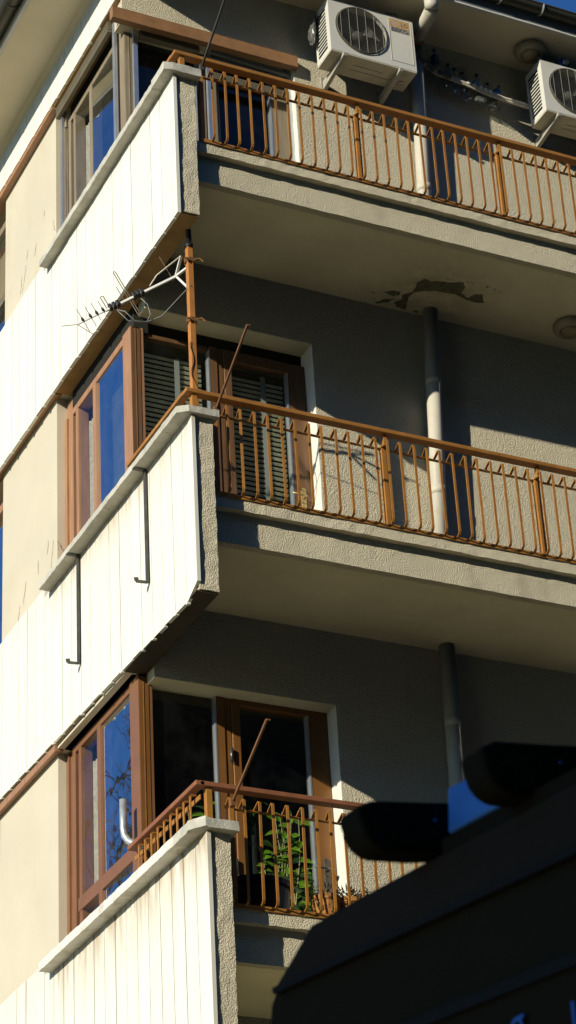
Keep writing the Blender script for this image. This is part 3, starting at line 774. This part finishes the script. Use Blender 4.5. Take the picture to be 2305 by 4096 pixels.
    for k in range(-2,4):
        xx=cx-.035+k*.075; hh=math.sqrt(max(0,.228**2-(xx-cx)**2))
        gd.tube([(xx,y0-.013,cz-hh),(xx,y0-.013,cz+hh)],.0028,6)
    for rr,yy in ((.232,y0-.006),(.222,y0-.012)):
        gd.tube([(cx+rr*math.cos(2*math.pi*k/40),yy,cz+rr*math.sin(2*math.pi*k/40)) for k in range(41)],.0035,6,False)
    gd.build('fan_guard',M['wire'],t)
    # right front panel outline
    pn=MB(); a0=x0+.545;a1=x1-.022;b0=z0+.06;b1=z1-.03
    for (p,q2) in (((a0,b0),(a1,b0)),((a1,b0),(a1,b1)),((a0,b1),(a0,b0))): pn.bar((p[0],y0-.0005,p[1]),(q2[0],y0-.0005,q2[1]),.004,.004)
    pn.build('service_panel',M['ac_under'],t)
    if sticker:
        lb=MB(); lx=x0+.555; lz=z0+.375; lb.mat(0).box(lx,lx+.175,y0-.0015,y0-.0003,lz+.04,lz+.125); lb.mat(1).box(lx+.005,lx+.175,y0-.0012,y0-.0002,lz-.005,lz+.0395)
        dm=Matrix.Translation((lx+.045,y0-.0018,lz+.083))@Matrix.Rotation(math.pi/2,4,'X')
        lb.mat(2).lathe([(0,.0),(.033,.0),(.033,-.001)],24,dm)
        st=lb.build('label',[M['label_orange'],M['label_grey'],M['label_disc']],t)
        R4=Matrix.Rotation(math.pi/2,4,'X')
        text_mesh('LG',.055,M['label_grey'],'lettering',st,Matrix.Translation((lx+.092,y0-.0035,lz+.064))@R4,.0006)
        text_mesh('BEKO',.055,M['label_blue'],'lettering',st,Matrix.Translation((lx+.004,y0-.0035,lz-.002))@R4,.0006,1.12)
    # brackets
    for xb in (x0+.115,x0+.615):
        k=MB()
        k.hexa([(xb-.017,y0-.01,z0-.045),(xb+.017,y0-.01,z0-.045),(xb+.017,W-.02,z0-.105),(xb-.017,W-.02,z0-.105)],[(xb-.017,y0-.018,z0-.0125),(xb+.017,y0-.018,z0-.0125),(xb+.017,W-.015,z0-.02),(xb-.017,W-.015,z0-.02)])
        k.box(xb-.03,xb+.03,W-.012,W-.001,z0-.13,z0+.03)
        k.build('wall_bracket',M['bracket'],t,bevel=.004)
    return t
air_con(1.745,14.255,'aged white air conditioner with orange sticker above the top balcony railing',True)
air_con(3.71,14.245,'white air conditioner with cut bottle on top, at the right edge',False)
# things lying on the air conditioners
g=MB()
def crumple(c,sx,sy,sz,n=14,m=9,amp=.28):
    vs=[]
    for j in range(m+1):
        ph=math.pi*j/m
        for k in range(n):
            th=2*math.pi*k/n; p=Vector((math.sin(ph)*math.cos(th),math.sin(ph)*math.sin(th),math.cos(ph)))
            q=1+amp*noise.noise(p*3+Vector(c)*7); vs.append((c[0]+p.x*sx*q,c[1]+p.y*sy*q,c[2]+p.z*sz*q))
    return vs,[(j*n+k,(j+1)*n+k,(j+1)*n+(k+1)%n,j*n+(k+1)%n) for j in range(m) for k in range(n)]
g.add(*crumple((2.35,.84,14.815),.10,.07,.06)); tag(g.build('plastic_bag',M['bag']),'crumpled grey plastic bag lying on top of the stickered air conditioner','bag')
g=MB(); g.add(*crumple((1.93,.86,14.80),.13,.06,.03)); g.add(*crumple((1.70,.97,14.62),.03,.06,.17)); tag(g.build('plastic_sheet',M['bag']),'dark plastic sheet hanging behind the left side of an air conditioner','plastic sheet')
g=MB(); g.add(*crumple((3.83,.80,14.80),.11,.02,.018,amp=.5)); g.add(*crumple((3.73,.80,14.80),.015,.04,.035,amp=.4)); tag(g.build('plastic_wrap',M['bag']),'twisted clear plastic wrap along the edge of the right air conditioner','plastic wrap')
t=thing('water_jug','cut plastic jug with white neck and blue collar on the right air conditioner','bottle',(3.99,.87,14.78))
Mj=Matrix.Translation((3.99,.84,14.835))@Matrix.Rotation(math.radians(68),4,'X')
q=MB(); q.lathe([(.085,-.16),(.09,-.05),(.075,.0),(.03,.028)],20,Mj); q.build('jug_body',M['pet'],t,smooth=True)
q=MB(); q.lathe([(.040,.022),(.043,.045),(.033,.05),(.03,.025)],20,Mj); q.build('collar',M['pet_blue'],t,smooth=True)
q=MB(); q.lathe([(.026,.03),(.027,.075),(.020,.076),(.019,.03)],20,Mj); q.build('neck',M['grey_pvc'],t,smooth=True)
q=MB(); q.add(*crumple((3.965,.81,14.875),.035,.03,.03,amp=.5)); q.build('blue_cap',M['pet_blue'],t)

# cable bundle and bottles
cab=[(2.616, 1.03, 14.719000000000001), (2.676, 1.0, 14.669), (2.765, 1.0, 14.608), (2.855, 1.0, 14.559), (3.022, 1.0, 14.54), (3.199, 1.0, 14.512), (3.357, 1.0, 14.489), (3.495, 1.0, 14.472), (3.7, 1.0, 14.468), (3.8200000000000003, 1.0, 14.488)]
t=thing('cable_bundle','taped pale cable bundle sagging between the air conditioners','cable',cab[0])
q=MB()
for dz,dy,r in ((0,0,.014),(.018,.006,.011),(-.017,.004,.012)):
    q.tube([(x,y+dy,z+dz+random.uniform(-.003,.003)) for x,y,z in cab],r,8)
q.build('cables',M['cable'],t,smooth=True)
q=MB()
for k in (1,2,3): 
    a=Vector(cab[k]); b=Vector(cab[k+1]); q.tube([a,a.lerp(b,.25),a.lerp(b,.5),a.lerp(b,.75)],[.028,.024,.030,.026],8)
q.build('dark_tape',M['bag'],t)
q=MB()
for k in range(5): q.add(*crumple((3.15+.05*k+random.uniform(-.01,.01),.985,14.53-.008*k),.02,.012,.016,8,6,.5))
q.build('torn_tape',M['grey_pvc'],t)
BT=[(2.89, 14.868, 14.533, 1, 0, 'leftmost bottle behind the cable, with a blue label'),
    (2.933, 14.748, 14.452, 0, 0, 'clear bottle behind the dark taped part of the cable'),
    (3.002, 14.746, 14.449, 2, 0.05, 'bottle with a round pale label behind the cable'),
    (3.057, 14.715, 14.418, 0, 0.05, 'clear bottle just right of the round pale label behind the cable'),
    (3.145, 14.695, 14.398, 0, -0.05, 'clear bottle left of the torn pale label in the row'),
    (3.27, 14.722, 14.406, 2, 0.05, 'bottle with a torn pale label in the middle of the row'),
    (3.335, 14.652999999999999, 14.4, 3, 0.3, 'shiny crushed bottle, second from the right in the row'),
    (3.431, 14.658999999999999, 14.381, 1, 0.36, 'shiny bottle with bright blue label at the right end of the row')]
for (x,zt_,zb_,kind,tl,lab) in BT:
    t=thing('plastic_bottle',lab,'bottle',(x,1.055,zb_),'plastic bottles wedged behind the cable')
    L=(zt_-zb_)/math.cos(tl); Mb=Matrix.Translation((x-.5*L*math.sin(tl),1.055,zb_))@Matrix.Rotation(tl,4,'Y')@Matrix.Rotation(-.05,4,'X')
    r=.035 if kind!=3 else .040
    prof=[(0,0),(r*.8,.003),(r,.02),(r*.92,L*.25),(r,L*.33),(r*.9,L*.42),(r,L*.55),(r*.98,L*.7),(r*.6,L*.86),(.013,L*.93),(.013,L)]
    q=MB(); q.lathe(prof,14,Mb)
    q.v=[tuple(Vector(v)+noise.noise_vector(Vector(v)*28)*.010) for v in q.v]; q.build('bottle_body',M['pet'],t)
    q=MB(); q.lathe([(.0145,L*.955),(.0145,L+.004),(0,L+.005)],12,Mb); q.build('cap',M['pet_blue'] if kind==1 else M['black_rubber'],t)
    if kind in (1,2):
        q=MB(); q.lathe([(r*1.06,L*.50),(r*1.04,L*.76)],14,Mb); q.build('bottle_label',M['pet_blue'] if kind==1 else M['pet_pale'],t,smooth=True)

# mast + antenna
t=thing('antenna_mast','square brown mast standing in the corner of the middle balcony','mast',(.243,.29,9.6))
q=MB(); q.box(.221,.265,.268,.312,9.55,11.62); q.build('square_tube',M['mast'],t,bevel=.004)
q=MB(); q.tube([(.243,.29,11.61),(.243,.29,12.16)],.020,14); q.tube([(.243,.29,11.60),(.243,.29,11.635)],.030,14); q.build('top_pipe',M['black_rubber'],t,smooth=True)
for zz in (11.49,10.99):
    q=MB()
    for k in range(3):
        q.tube([(.243+.036*math.cos(a*1.05),.29+.036*math.sin(a*1.05),zz+.012*k-.01+.006*math.sin(a*2+k)) for a in range(7)],.006,6)
    q.tube([(.265,.26,zz),(.30,.245,zz+.01),(.325,.24,zz-.015)],.006,6); q.tube([(.222,.262,zz+.004),(.20,.25,zz-.012),(.185,.25,zz-.005)],.005,6); q.build('wire_tie',M['rope'],t)
q=MB(); pts=[]
for k in range(22):
    a=k*.55; z=10.80-.017*k; pts.append((.243+.030*math.cos(2.6+.9*math.sin(a*.35)*2),.29-.027,z))
q.tube(pts,.003,6); q.build('coiled_wire',M['rope'],t)
J=Vector((.20,.43,11.445)); T=Vector((-.43,.70,11.06)); D=(T-J).normalized()
t=thing('tv_antenna','white branched television antenna with black plastic clips, tied to the mast','antenna',J)
q=MB(); q.bar(J,J+D*.30,.016,.016); q.bar(J+D*.34,J+D*.56,.016,.016); q.bar(J+D*.55,T,.010,.010)
boom=q.build('boom',M['ant_white'],t)
q=MB()
for e in ((.206,.345,11.56),(.268,.372,11.32),(.245,.315,11.46)): q.bar(J,e,.017,.014)
q.build('support_arm',M['ant_white'],t)
SD=Vector((-.62,-.78,.08)).normalized()   # element direction
SD=(SD-D*SD.dot(D)).normalized()
SD2=D.cross(SD).normalized()
EL=Vector((-.35,-.12,.93)); EL=(EL-D*EL.dot(D)).normalized()
def element(pt,l1,l2,r=.0035,d=None):
    d=d or EL; q=MB(); q.tube([pt+d*l1,pt-d*l2],r*.8,6); return q
def at(s): return J+D*s
element(at(.03),.18,.02).build('element',M['ant_rod'],t)
element(at(.22)+Vector((0,-.0,.0)),.0,.0).build('element',M['ant_rod'],t) if False else None
lp=MB(); a=at(.36);p1=a+EL*.22;p2=p1+D*.016; lp.tube([a,p1,p1+D*.008+EL*.006,p2,a+D*.016],.0035,6); lp.tube([a,a-EL*.14,a-EL*.145+D*.01,a+D*.016-EL*.13,a+D*.016],.0035,6); lp.build('folded_dipole',M['ant_rod'],t)
lp=MB(); a=at(.525);p1=a+EL*.10; lp.tube([a,p1,p1+D*.01+EL*.006,p1+D*.022,a+D*.022],.0035,6); lp.build('folded_dipole',M['ant_rod'],t)
element(at(.41),.12,.02).build('element',M['ant_rod'],t)
for s,l1,l2 in ((.575,.085,.02),(.625,.095,.05),(.675,.09,.07),(.735,.10,.085)):
    element(at(s),l1,l2,.003).build('element',M['ant_rod'],t)
    q=MB(); c=at(s); q.tube([c-EL*.006,c+EL*.004,c+EL*.018,c+EL*.034],[.006,.010,.010,.004],8); q.build('clip',M['black_rubber'],t,smooth=True)
e2=(EL*.35+D*.95).normalized()
element(T,.11,.0,.003,e2).build('element',M['ant_rod'],t); element(T,.0,.14,.003,(EL*.9+D*.5).normalized()).build('element',M['ant_rod'],t)
for s in (.30,.49):
    q=MB(); c=at(s); 
    for off in (-.03,.0,.03): q.bar(c+D*off-SD2*.014,c+D*off+SD2*.030,.042,.024,D)
    q.build('junction_box',M['black_rubber'],t,bevel=.004)
q=MB()
c0=at(.30)-EL*.03; c1=at(.49)-EL*.03
q.tube([c0,c0+Vector((.05,.0,-.04)),c0+Vector((.07,0,-.12)),c0+Vector((.04,0,-.19)),c0+Vector((-.05,0,-.20)),c0+Vector((-.12,0,-.14)),c1],.004,8)
q.tube([c1,c1+Vector((.08,0,-.07)),c1+Vector((.20,-.03,-.075)),c1+Vector((.30,-.08,-.03)),(.235,.262,11.27)],.004,8)
q.build('coax_cable',M['cable_dark'],t,smooth=True)
q=MB(); q.tube([at(.20)+EL*.02,at(.12)+EL*.06+Vector((0,0,.01)),(.206,.345,11.565)],.005,6); q.build('coax_cable',M['cable'],t,smooth=True)

# clothes line arms on the railings
for i,(z0,L,dz,lab) in enumerate(((7.38,.52,.31,'thin brown clothesline arm leaning out from the lowest balcony railing'),(10.17,.53,.33,'thin brown clothesline arm leaning out from the middle balcony railing'),(13.08,.62,.40,'dark clothesline arm leaning out from the top balcony railing'))):
    t=thing('clothesline_arm',lab,'metal arm',(.30,.08,z0),'clothesline arms on the balconies')
    q=MB(); a=Vector((.302,.085,z0)); b=Vector((.302,.08-L,z0+dz)); q.bar(a,b,.012,.017); q.bar(b,b+Vector((.022,0,-.002)),.012,.008); q.bar(a+Vector((0,.0,-.03)),a+Vector((0,0,.02)),.03,.03,(0,1,0)); q.build('arm',M['iron'] if i==2 else M['rail_dark'],t)

# flat iron planter hooks hanging on the boards
for y,lab in ((.785,'dark flat iron hook hanging under the middle coping, the right one'),(2.045,'dark flat iron hook hanging under the middle coping, the left one')):
    t=thing('planter_hook',lab,'hook',(.08,y,9.2),'iron planter hooks on the boards')
    q=MB(); q.box(.074,.086,y-.016,y+.016,9.19,10.07); q.bar((.082,y,9.193),(.004,y,9.187),.030,.008); q.bar((.005,y,9.187),(-.001,y,9.215),.030,.007,(0,1,0)); q.box(-.006,.085,y-.016,y+.016,10.046,10.053)
    q.build('flat_bar',M['iron'],t)

# bent galvanised tube at the lowest corner window
t=thing('bent_tube','short galvanised bent tube standing behind the lowest side railing','tube',(.13,1.26,7.5))
q=MB(); base=Vector((.09,1.30,7.86)); q.tube([base,base+Vector((.0,0,-.20)),base+Vector((.005,-.005,-.25)),base+Vector((.02,-.03,-.295)),base+Vector((.05,-.07,-.33)),base+Vector((.08,-.12,-.36))],.024,14); q.build('tube',M['galv'],t,smooth=True)

# ------------------------------------------------------------------ plants and tubs on the lowest balcony
zf=6.42+.27
t=thing('plant_tub','big black plastic tub behind the lowest railing bars','tub',(.66,.62,zf))
q=MB(); q.lathe([(.0,.0),(.20,.0),(.235,.30),(.25,.31),(.252,.345),(.232,.348),(.225,.30),(.0,.28)],32,Matrix.Translation((.66,.62,zf+.03))); q.build('tub',M['pot_black'],t,smooth=False)
def bush(name,label,base,h,n,lw,ll,mats,spread=.16,seed=1,droop=.5):
    random.seed(seed); ll*=1.0; t=thing(name,label,'plant',base,'potted plants behind the lowest balcony door')
    st=MB(); lf=[MB(),MB()]
    for k in range(5):
        p=Vector(base); pts=[p.copy()]; dx=random.uniform(-1,1)*spread;dy=random.uniform(-.02,.10)*spread
        for j in range(6): p=p+Vector((dx/6+random.uniform(-.02,.02),dy/6+random.uniform(0,.004),h/6*random.uniform(.8,1.15))); pts.append(p.copy())
        st.tube(pts,[.007-.0008*j for j in range(7)],6)
        for j in range(n//5):
            tt=random.uniform(.12,1)*5.99; a=int(tt); pt=pts[a].lerp(pts[a+1],tt-a); th=random.uniform(0,2*math.pi)
            lf[random.random()<.35].leaf(pt,(math.cos(th),math.sin(th)*.12,random.uniform(-.1,.8)),(random.uniform(-.8,.3),-1,random.uniform(.0,.9)),ll*random.uniform(.6,1.3),lw*random.uniform(.7,1.2),droop)
    st.build('stems',M['stem'],t)
    for m,l in zip(mats,lf):
        if l.v: l.build('leaves',M[m],t,smooth=True)
    pt=MB(); pt.lathe([(0,-.2),(.09,-.2),(.12,.0),(.105,.0),(0,-.02)],20,Matrix.Translation(Vector(base)+Vector((0,.11,0)))); pt.build('pot',M['terracotta'],t)
    return t
bush('potted_plant','tall leafy plant inside the lowest balcony door on the left',(1.17,1.303,zf+.22),.85,95,.045,.095,('leaf','leaf_dark'),.14,3)
bush('potted_plant','broad leaved plant inside the lowest balcony door on the right',(1.36,1.31,zf+.22),.66,120,.062,.085,('leaf','leaf_dark'),.13,5)
bush('potted_plant','drooping plant inside the lowest fixed corner window',(.66,1.34,zf+.3),.95,24,.035,.15,('leaf','leaf_dark'),.08,8)
bush('potted_plant','taller leafy plant between the two lowest door plants',(1.27,1.306,zf+.30),1.0,46,.055,.12,('leaf','leaf_dark'),.10,13)
bush('potted_plant','trailing plant low behind the big black tub',(1.08,1.300,zf+.12),.62,70,.03,.07,('leaf','leaf_dark'),.10,17)
# dracaena with strap leaves behind the dark glass
random.seed(11); t=thing('strap_leaf_plant','dark strap leaved plant high behind the lowest balcony door','plant',(1.22,1.75,zf))
q=MB(); q.tube([(1.22,1.75,zf),(1.23,1.75,zf+1.35)],.018,8); q.build('stems',M['stem'],t)
q=MB()
for k in range(34):
    th=random.uniform(0,6.28); q.leaf((1.23,1.75,zf+1.15+.012*k),(math.cos(th),math.sin(th)*.6,random.uniform(.4,1.6)),(0,0,1),random.uniform(.25,.42),.035,.75,6)
q.build('leaves',M['leaf_dark'],t,smooth=True)
tr=MB(); tr.box(.88,1.42,.275,.34,zf-.015,zf+.06); tr.box(.88,1.42,.16,.32,zf+.04,zf+.058); tag(tr.build('plant_shelf',M['wood_new']),'low brown shelf under the dry potted plants along the lowest railing','plant shelf')
# trough of dry succulents
random.seed(5)
for k,(x,lab) in enumerate(((.97,'left terracotta pot of dry spiky plants by the lowest railing'),(1.13,'middle terracotta pot of dry spiky plants by the lowest railing'),(1.30,'terracotta pot of dry spiky plants by the pale wood board'))):
    t=thing('succulent_pot',lab,'potted plant',(x,.24,zf+.05),'pots of dry succulents')
    q=MB(); q.lathe([(0,0),(.07,0),(.088,.12),(.094,.12),(.094,.15),(.08,.15),(.08,.13),(0,.125)],20,Matrix.Translation((x,.24,zf+.06))); q.build('pot',M['terracotta'],t)
    q=MB()
    for j in range(320):
        th=random.uniform(0,6.28); r=random.uniform(.02,.115); q.leaf((x+r*math.cos(th),.24+r*.7*math.sin(th),zf+.19+random.uniform(-.10,.07)),(math.cos(th),math.sin(th),random.uniform(-.3,1.4)),(0,0,1),random.uniform(.035,.075),.011,.15,2)
    q.build('spiky_leaves',M['dry'],t)
t=MB(); t.hexa([(1.52,.60,zf+.02),(1.80,.62,zf+.02),(1.80,.66,zf+.02),(1.52,.64,zf+.02)],[(1.56,.62,zf+.36),(1.84,.64,zf+.34),(1.84,.68,zf+.34),(1.56,.66,zf+.36)]); tag(t.build('wooden_board',M['crate']),'pale wooden board leaning on the lowest balcony behind the bars','board')

# ------------------------------------------------------------------ the dark van in the foreground
CAM=Vector((-5.39030308,-12.09574384,1.62547023)); S=1.35
P0=CAM+(Vector((-3.94687526,-9.24859607,2.8))-CAM)*S
yaw=math.radians(-5.8); dv=Vector((math.sin(yaw),math.cos(yaw),0)); nv=Vector((-math.cos(yaw),math.sin(yaw),0))
def vp(a,n,z): return P0+dv*(a*S)+nv*(n*S)+Vector((0,0,z*S))
V=thing('parked_van','black high roofed van close by, its rounded roof end cutting the lower right corner','van',(P0.x+.8,P0.y-2,0))
gz=-P0.z/S
pr=[(.127,-.17),(.127,-.10),(.122,-.076),(.109,-.063),(.091,-.057),(.069,-.050),(.043,-.033),(.018,-.014),(.002,.000),(-.017,.003),(-.043,.003),(-.15,-.001),(-3.5,-.155),(-3.62,-.20),(-3.70,-.36),(-3.95,-.95),(-4.5,-1.05),(-4.55,-1.7),(-4.5,-2.15),(.10,-2.15),(.127,-.6)]
# body is a loft: the roof rounds over towards the far side
q=MB(); N=len(pr); secs=[(0,0,0),(-.035,.006,0),(-.10,.010,0),(-.7,.012,0),(-1.2,.012,0),(-1.4,.008,0),(-1.47,.0,0)]
vs=[]
for (nn,up,_) in secs:
    for (a,z) in pr:
        vs.append(vp(a,nn,z+(up if z>-.09 else 0)))
fs=[]
for s_ in range(len(secs)-1):
    for k in range(N): fs.append((s_*N+k,s_*N+(k+1)%N,(s_+1)*N+(k+1)%N,(s_+1)*N+k))
fs.append(tuple(range(N-1,-1,-1))); fs.append(tuple((len(secs)-1)*N+k for k in range(N)))
q.add(vs,fs); q.build('van_body',M['van'],V,bevel=.012)
# roof side rail: a lighter strip along the top, then a navy gutter line and a lower crease
q=MB()
q.hexa([vp(-3.45,-.004,-.302),vp(-3.45,.008,-.302),vp(.098,.008,-.0635),vp(.098,-.004,-.0635)],[vp(-3.45,-.004,-.153),vp(-3.45,.004,-.153),vp(-.004,.004,-.001),vp(-.004,-.004,-.001)]); q.build('roof_rail',M['van_roof'],V,bevel=.006)
q=MB(); q.bar(vp(.092,.008,-.066),vp(-3.45,.010,-.312),.012,.012); q.build('drip_rail',M['van_trim'],V)
q=MB(); q.bar(vp(.10,.004,-.19),vp(-3.45,.004,-.44),.010,.02); q.build('side_crease',M['van_trim'],V)
q=MB(); q.hexa([vp(-3.2,-.01,-1.1),vp(-3.2,.004,-1.1),vp(-1.6,.004,-1.05),vp(-1.6,-.01,-1.05)],[vp(-3.2,-.01,-.55),vp(-3.2,.004,-.55),vp(-1.6,.004,-.5),vp(-1.6,-.01,-.5)]); q.build('side_window',M['far_glass'],V,bevel=.01)
for a in (-.75,-3.55):
    for n_ in (.0,-1.33):
        c=vp(a,n_-.07,gz+.26); ax=nv
        q=MB(); Mx=Matrix.Translation(c)@ax.to_track_quat('Z','Y').to_matrix().to_4x4()
        q.lathe([(.0,-.09),(.22,-.10),(.33,-.10),(.35,-.07),(.35,.07),(.33,.10),(.22,.10)],28,Mx); wh=q.build('wheel',M['tyre'],V,smooth=False)
        q=MB(); q.lathe([(.22,.095),(.20,.06),(.05,.07),(.0,.075)],24,Mx); q.build('rim',M['galv'],wh)
# lettering on the side
def van_text(body,size,a,z,name):
    M4=Matrix.Identity(4); X=-dv; Z=nv; Y=Vector((0,0,1))
    o=vp(a,.006,z)
    M4=Matrix(((X.x,Y.x,Z.x,o.x),(X.y,Y.y,Z.y,o.y),(X.z,Y.z,Z.z,o.z),(0,0,0,1)))
    return text_mesh(body,size,M['blue_text'],name,V,M4,.001)
van_text('g',.072*S,-.434,-.302,'lettering'); van_text('l',.064*S,-.551,-.328,'lettering')
# roof light bar: blue lens with black end housings
LB=thing('light_bar','blue roof light bar with two black rounded housings, on the dark van','light bar',vp(-.4,0,.02))
q=MB(); q.hexa([vp(-.50,-.10,.000),vp(-.50,.002,.000),vp(-.338,.002,.008),vp(-.338,-.10,.008)],[vp(-.50,-.10,.07),vp(-.50,-.004,.060),vp(-.338,-.004,.073),vp(-.338,-.10,.085)]); q.build('blue_lens',M['blue_lens'],LB,bevel=.006)
q=MB(); q.hexa([vp(-1.2,-.09,-.10),vp(-1.2,-.001,-.10),vp(-.32,-.001,-.04),vp(-.32,-.09,-.04)],[vp(-1.2,-.09,-.04),vp(-1.2,-.001,-.04),vp(-.32,-.001,.0075),vp(-.32,-.09,.0075)]); q.build('bar_base',M['van_black'],LB)
def pod(a,n0,n1,zb,zt,dep):
    pl=[];w_=n1-n0;h=zt-zb
    # D-shaped housing seen end-on: flat top, clipped outer top corner, rounded outer bottom
    pts=[(n0,zt+(n1-n0)*.13),(n1-.025,zt),(n1,zt-h*.2),(n1-.003,zt-h*.42)]
    for k in range(7):
        t=k/6*math.pi/2; pts.append((n1-.042+.037*math.cos(t),zb+.034-.034*math.sin(t)))
    pts+=[(n1-.10,zb+.006),(n0+.012,zb+h*.3)]
    q=MB(); q.prism([vp(a,n,z) for n,z in pts],-dv*0+dv*dep*S); o=q.build('lamp_housing',M['van_black'],LB,bevel=.008)
    q=MB(); c=vp(a-.003,n1-.118,zb+h*.78); q.lathe([(0,.003),(.0035,.002),(.004,0)],10,Matrix.Translation(c)@Matrix.Rotation(math.pi/2,4,'X')); q.build('screw_or_glint',M['blue_lens'],o)  # small blue dot stands for a glint on the housing
    q=MB(); q.bar(vp(a+.02,min(n1-.13,n1-.125),zb-.03),vp(a+.02,n1-.125,zb+.02),.012*S,.012*S); q.build('foot',M['van_black'],o)
pod(-.30,-.072,.112,-.010,.056,.05)
pod(-.52,-.30,.072,-.012,.056,.05)

# ------------------------------------------------------------------ street, far house and bare tree mirrored in the panes
def ground():
    g=MB(); g.grid((-300,-300,0),(600,0,0),(0,600,0),40,40); o=g.build('street',M['ground']); o['kind']='structure'
ground()
t=thing('far_apartment_block','plain grey apartment block across the street, mirrored in the lowest corner window','building',(-22,34,0))
q=MB(); q.box(-30,-15,26,40,0,21.5); q.build('wall',M['far_wall'],t)
for zz in (3,6,9,12,15,18):
    q=MB(); q.box(-15,-14.2,27,39,zz-.15,zz+.9); q.build('balcony',M['far_wall'],t)
    for yy in (28,31,34,37):
        q=MB(); q.box(-15.05,-14.96,yy,yy+1.3,zz+1.0,zz+2.3); q.build('window',M['far_glass'],t)
t=thing('added_shade_block','long dark block added unseen behind the viewer to shade the street','building',(10,-25,0))  # unseen block added to shade street and van and hold back sky light
q=MB(); q.box(-34,100,-31,-19.5,0,27); q.build('wall',M['shade_block_wall'],t)
q=MB(); q.prism([(-34.3,-31.3,27),(-34.3,-19.2,27),(-34.3,-25,29)],(134.6,0,0)); q.build('roof',M['brown_sheet'],t)
wn=None
for xx in range(-31,70,6):
    for zz in (1.2,4.4,7.6,10.8,14,17.2,20.4,23.6):
        if wn is None:
            q=MB(); q.box(xx,xx+1.3,-19.52,-19.46,zz,zz+1.5); wn=q.build('window',M['far_glass'],t); w0=(xx,zz)
        else: dup_child(wn,t,(xx-w0[0],0,zz-w0[1]))
random.seed(21)
t=thing('bare_tree','bare winter tree with thin branches, mirrored in the lowest corner window','tree',(-9,22,0))
q=MB(); 
def branch(p,d,L,r,lev):
    pts=[p]; 
    for k in range(4):
        d=(d+Vector((random.uniform(-.25,.25),random.uniform(-.25,.25),random.uniform(-.05,.2)))).normalized(); pts.append(pts[-1]+d*L/4)
    q.tube(pts,[r*(1-.15*k) for k in range(5)],5,False)
    if lev>0:
        for k in range(4 if lev>1 else 5):
            nd=(d+Vector((random.uniform(-1,1),random.uniform(-1,1),random.uniform(-.2,.6)))).normalized()
            branch(pts[random.choice((2,3,4))],nd,L*random.uniform(.5,.75),r*.5,lev-1)
branch(Vector((-9,22,0)),Vector((0,0,1)),8,.22,0); branch(Vector((-9,22,7.5)),Vector((.2,.1,1)),6,.16,4); branch(Vector((-9,22,6.5)),Vector((-.5,.3,.8)),5,.13,4); branch(Vector((-9,22,7)),Vector((.6,-.4,.7)),5,.13,4)
q.build('trunk',M['bark'],t)

# ------------------------------------------------------------------ light, sky, camera
sd=Vector((2.35,1,-.98)).normalized()
sun=bpy.data.lights.new('sun','SUN'); sun.energy=5; sun.angle=math.radians(.5); sun.color=(1,.955,.80)
so=bpy.data.objects.new('sun',sun); COL.objects.link(so); so.rotation_euler=sd.to_track_quat('-Z','Y').to_euler(); so.location=(-30,-12,30)
wd=bpy.data.worlds.new('World'); scene.world=wd; wd.use_nodes=True; nt=wd.node_tree
sky=nt.nodes.new('ShaderNodeTexSky'); sky.sky_type='NISHITA'; sky.sun_disc=False
sky.sun_elevation=math.asin(-sd.z); sky.sun_rotation=math.atan2(-sd.x,-sd.y); sky.altitude=600; sky.air_density=1.0; sky.dust_density=.3; sky.ozone_density=2.2
bg=nt.nodes['Background']; bg.inputs[1].default_value=.078; tn=nt.nodes.new('ShaderNodeMix'); tn.data_type='RGBA'; tn.blend_type='MULTIPLY'; tn.inputs[0].default_value=1; tn.inputs[7].default_value=(.44,.97,1.62,1)
nt.links.new(sky.outputs[0],tn.inputs[6]); nt.links.new(tn.outputs[2],bg.inputs[0])
cam=bpy.data.cameras.new('camera'); co=bpy.data.objects.new('camera',cam); COL.objects.link(co); scene.camera=co
F=9678.10576; cyaw,cpit,crol=0.469408513,0.522280684,0.0583662832
fw=Vector((math.sin(cyaw)*math.cos(cpit),math.cos(cyaw)*math.cos(cpit),math.sin(cpit)))
rt=Vector((math.cos(cyaw),-math.sin(cyaw),0)); dn=fw.cross(rt)
c_,s_=math.cos(crol),math.sin(crol); r2=rt*c_+dn*s_; d2=-rt*s_+dn*c_
up=-d2; bk=-fw
co.matrix_world=Matrix(((r2.x,up.x,bk.x,CAM.x),(r2.y,up.y,bk.y,CAM.y),(r2.z,up.z,bk.z,CAM.z),(0,0,0,1)))
cam.sensor_fit='HORIZONTAL'; cam.sensor_width=24; cam.lens=F/2305*24; cam.clip_end=2000; cam.clip_start=.1
cam.dof.use_dof=True; cam.dof.focus_distance=16.0; cam.dof.aperture_fstop=11
scene.view_settings.view_transform='Standard'; scene.view_settings.look='None'; scene.view_settings.exposure=0
scene.cycles.diffuse_bounces=1; scene.cycles.max_bounces=8; scene.cycles.transparent_max_bounces=12; scene.cycles.sample_clamp_indirect=4
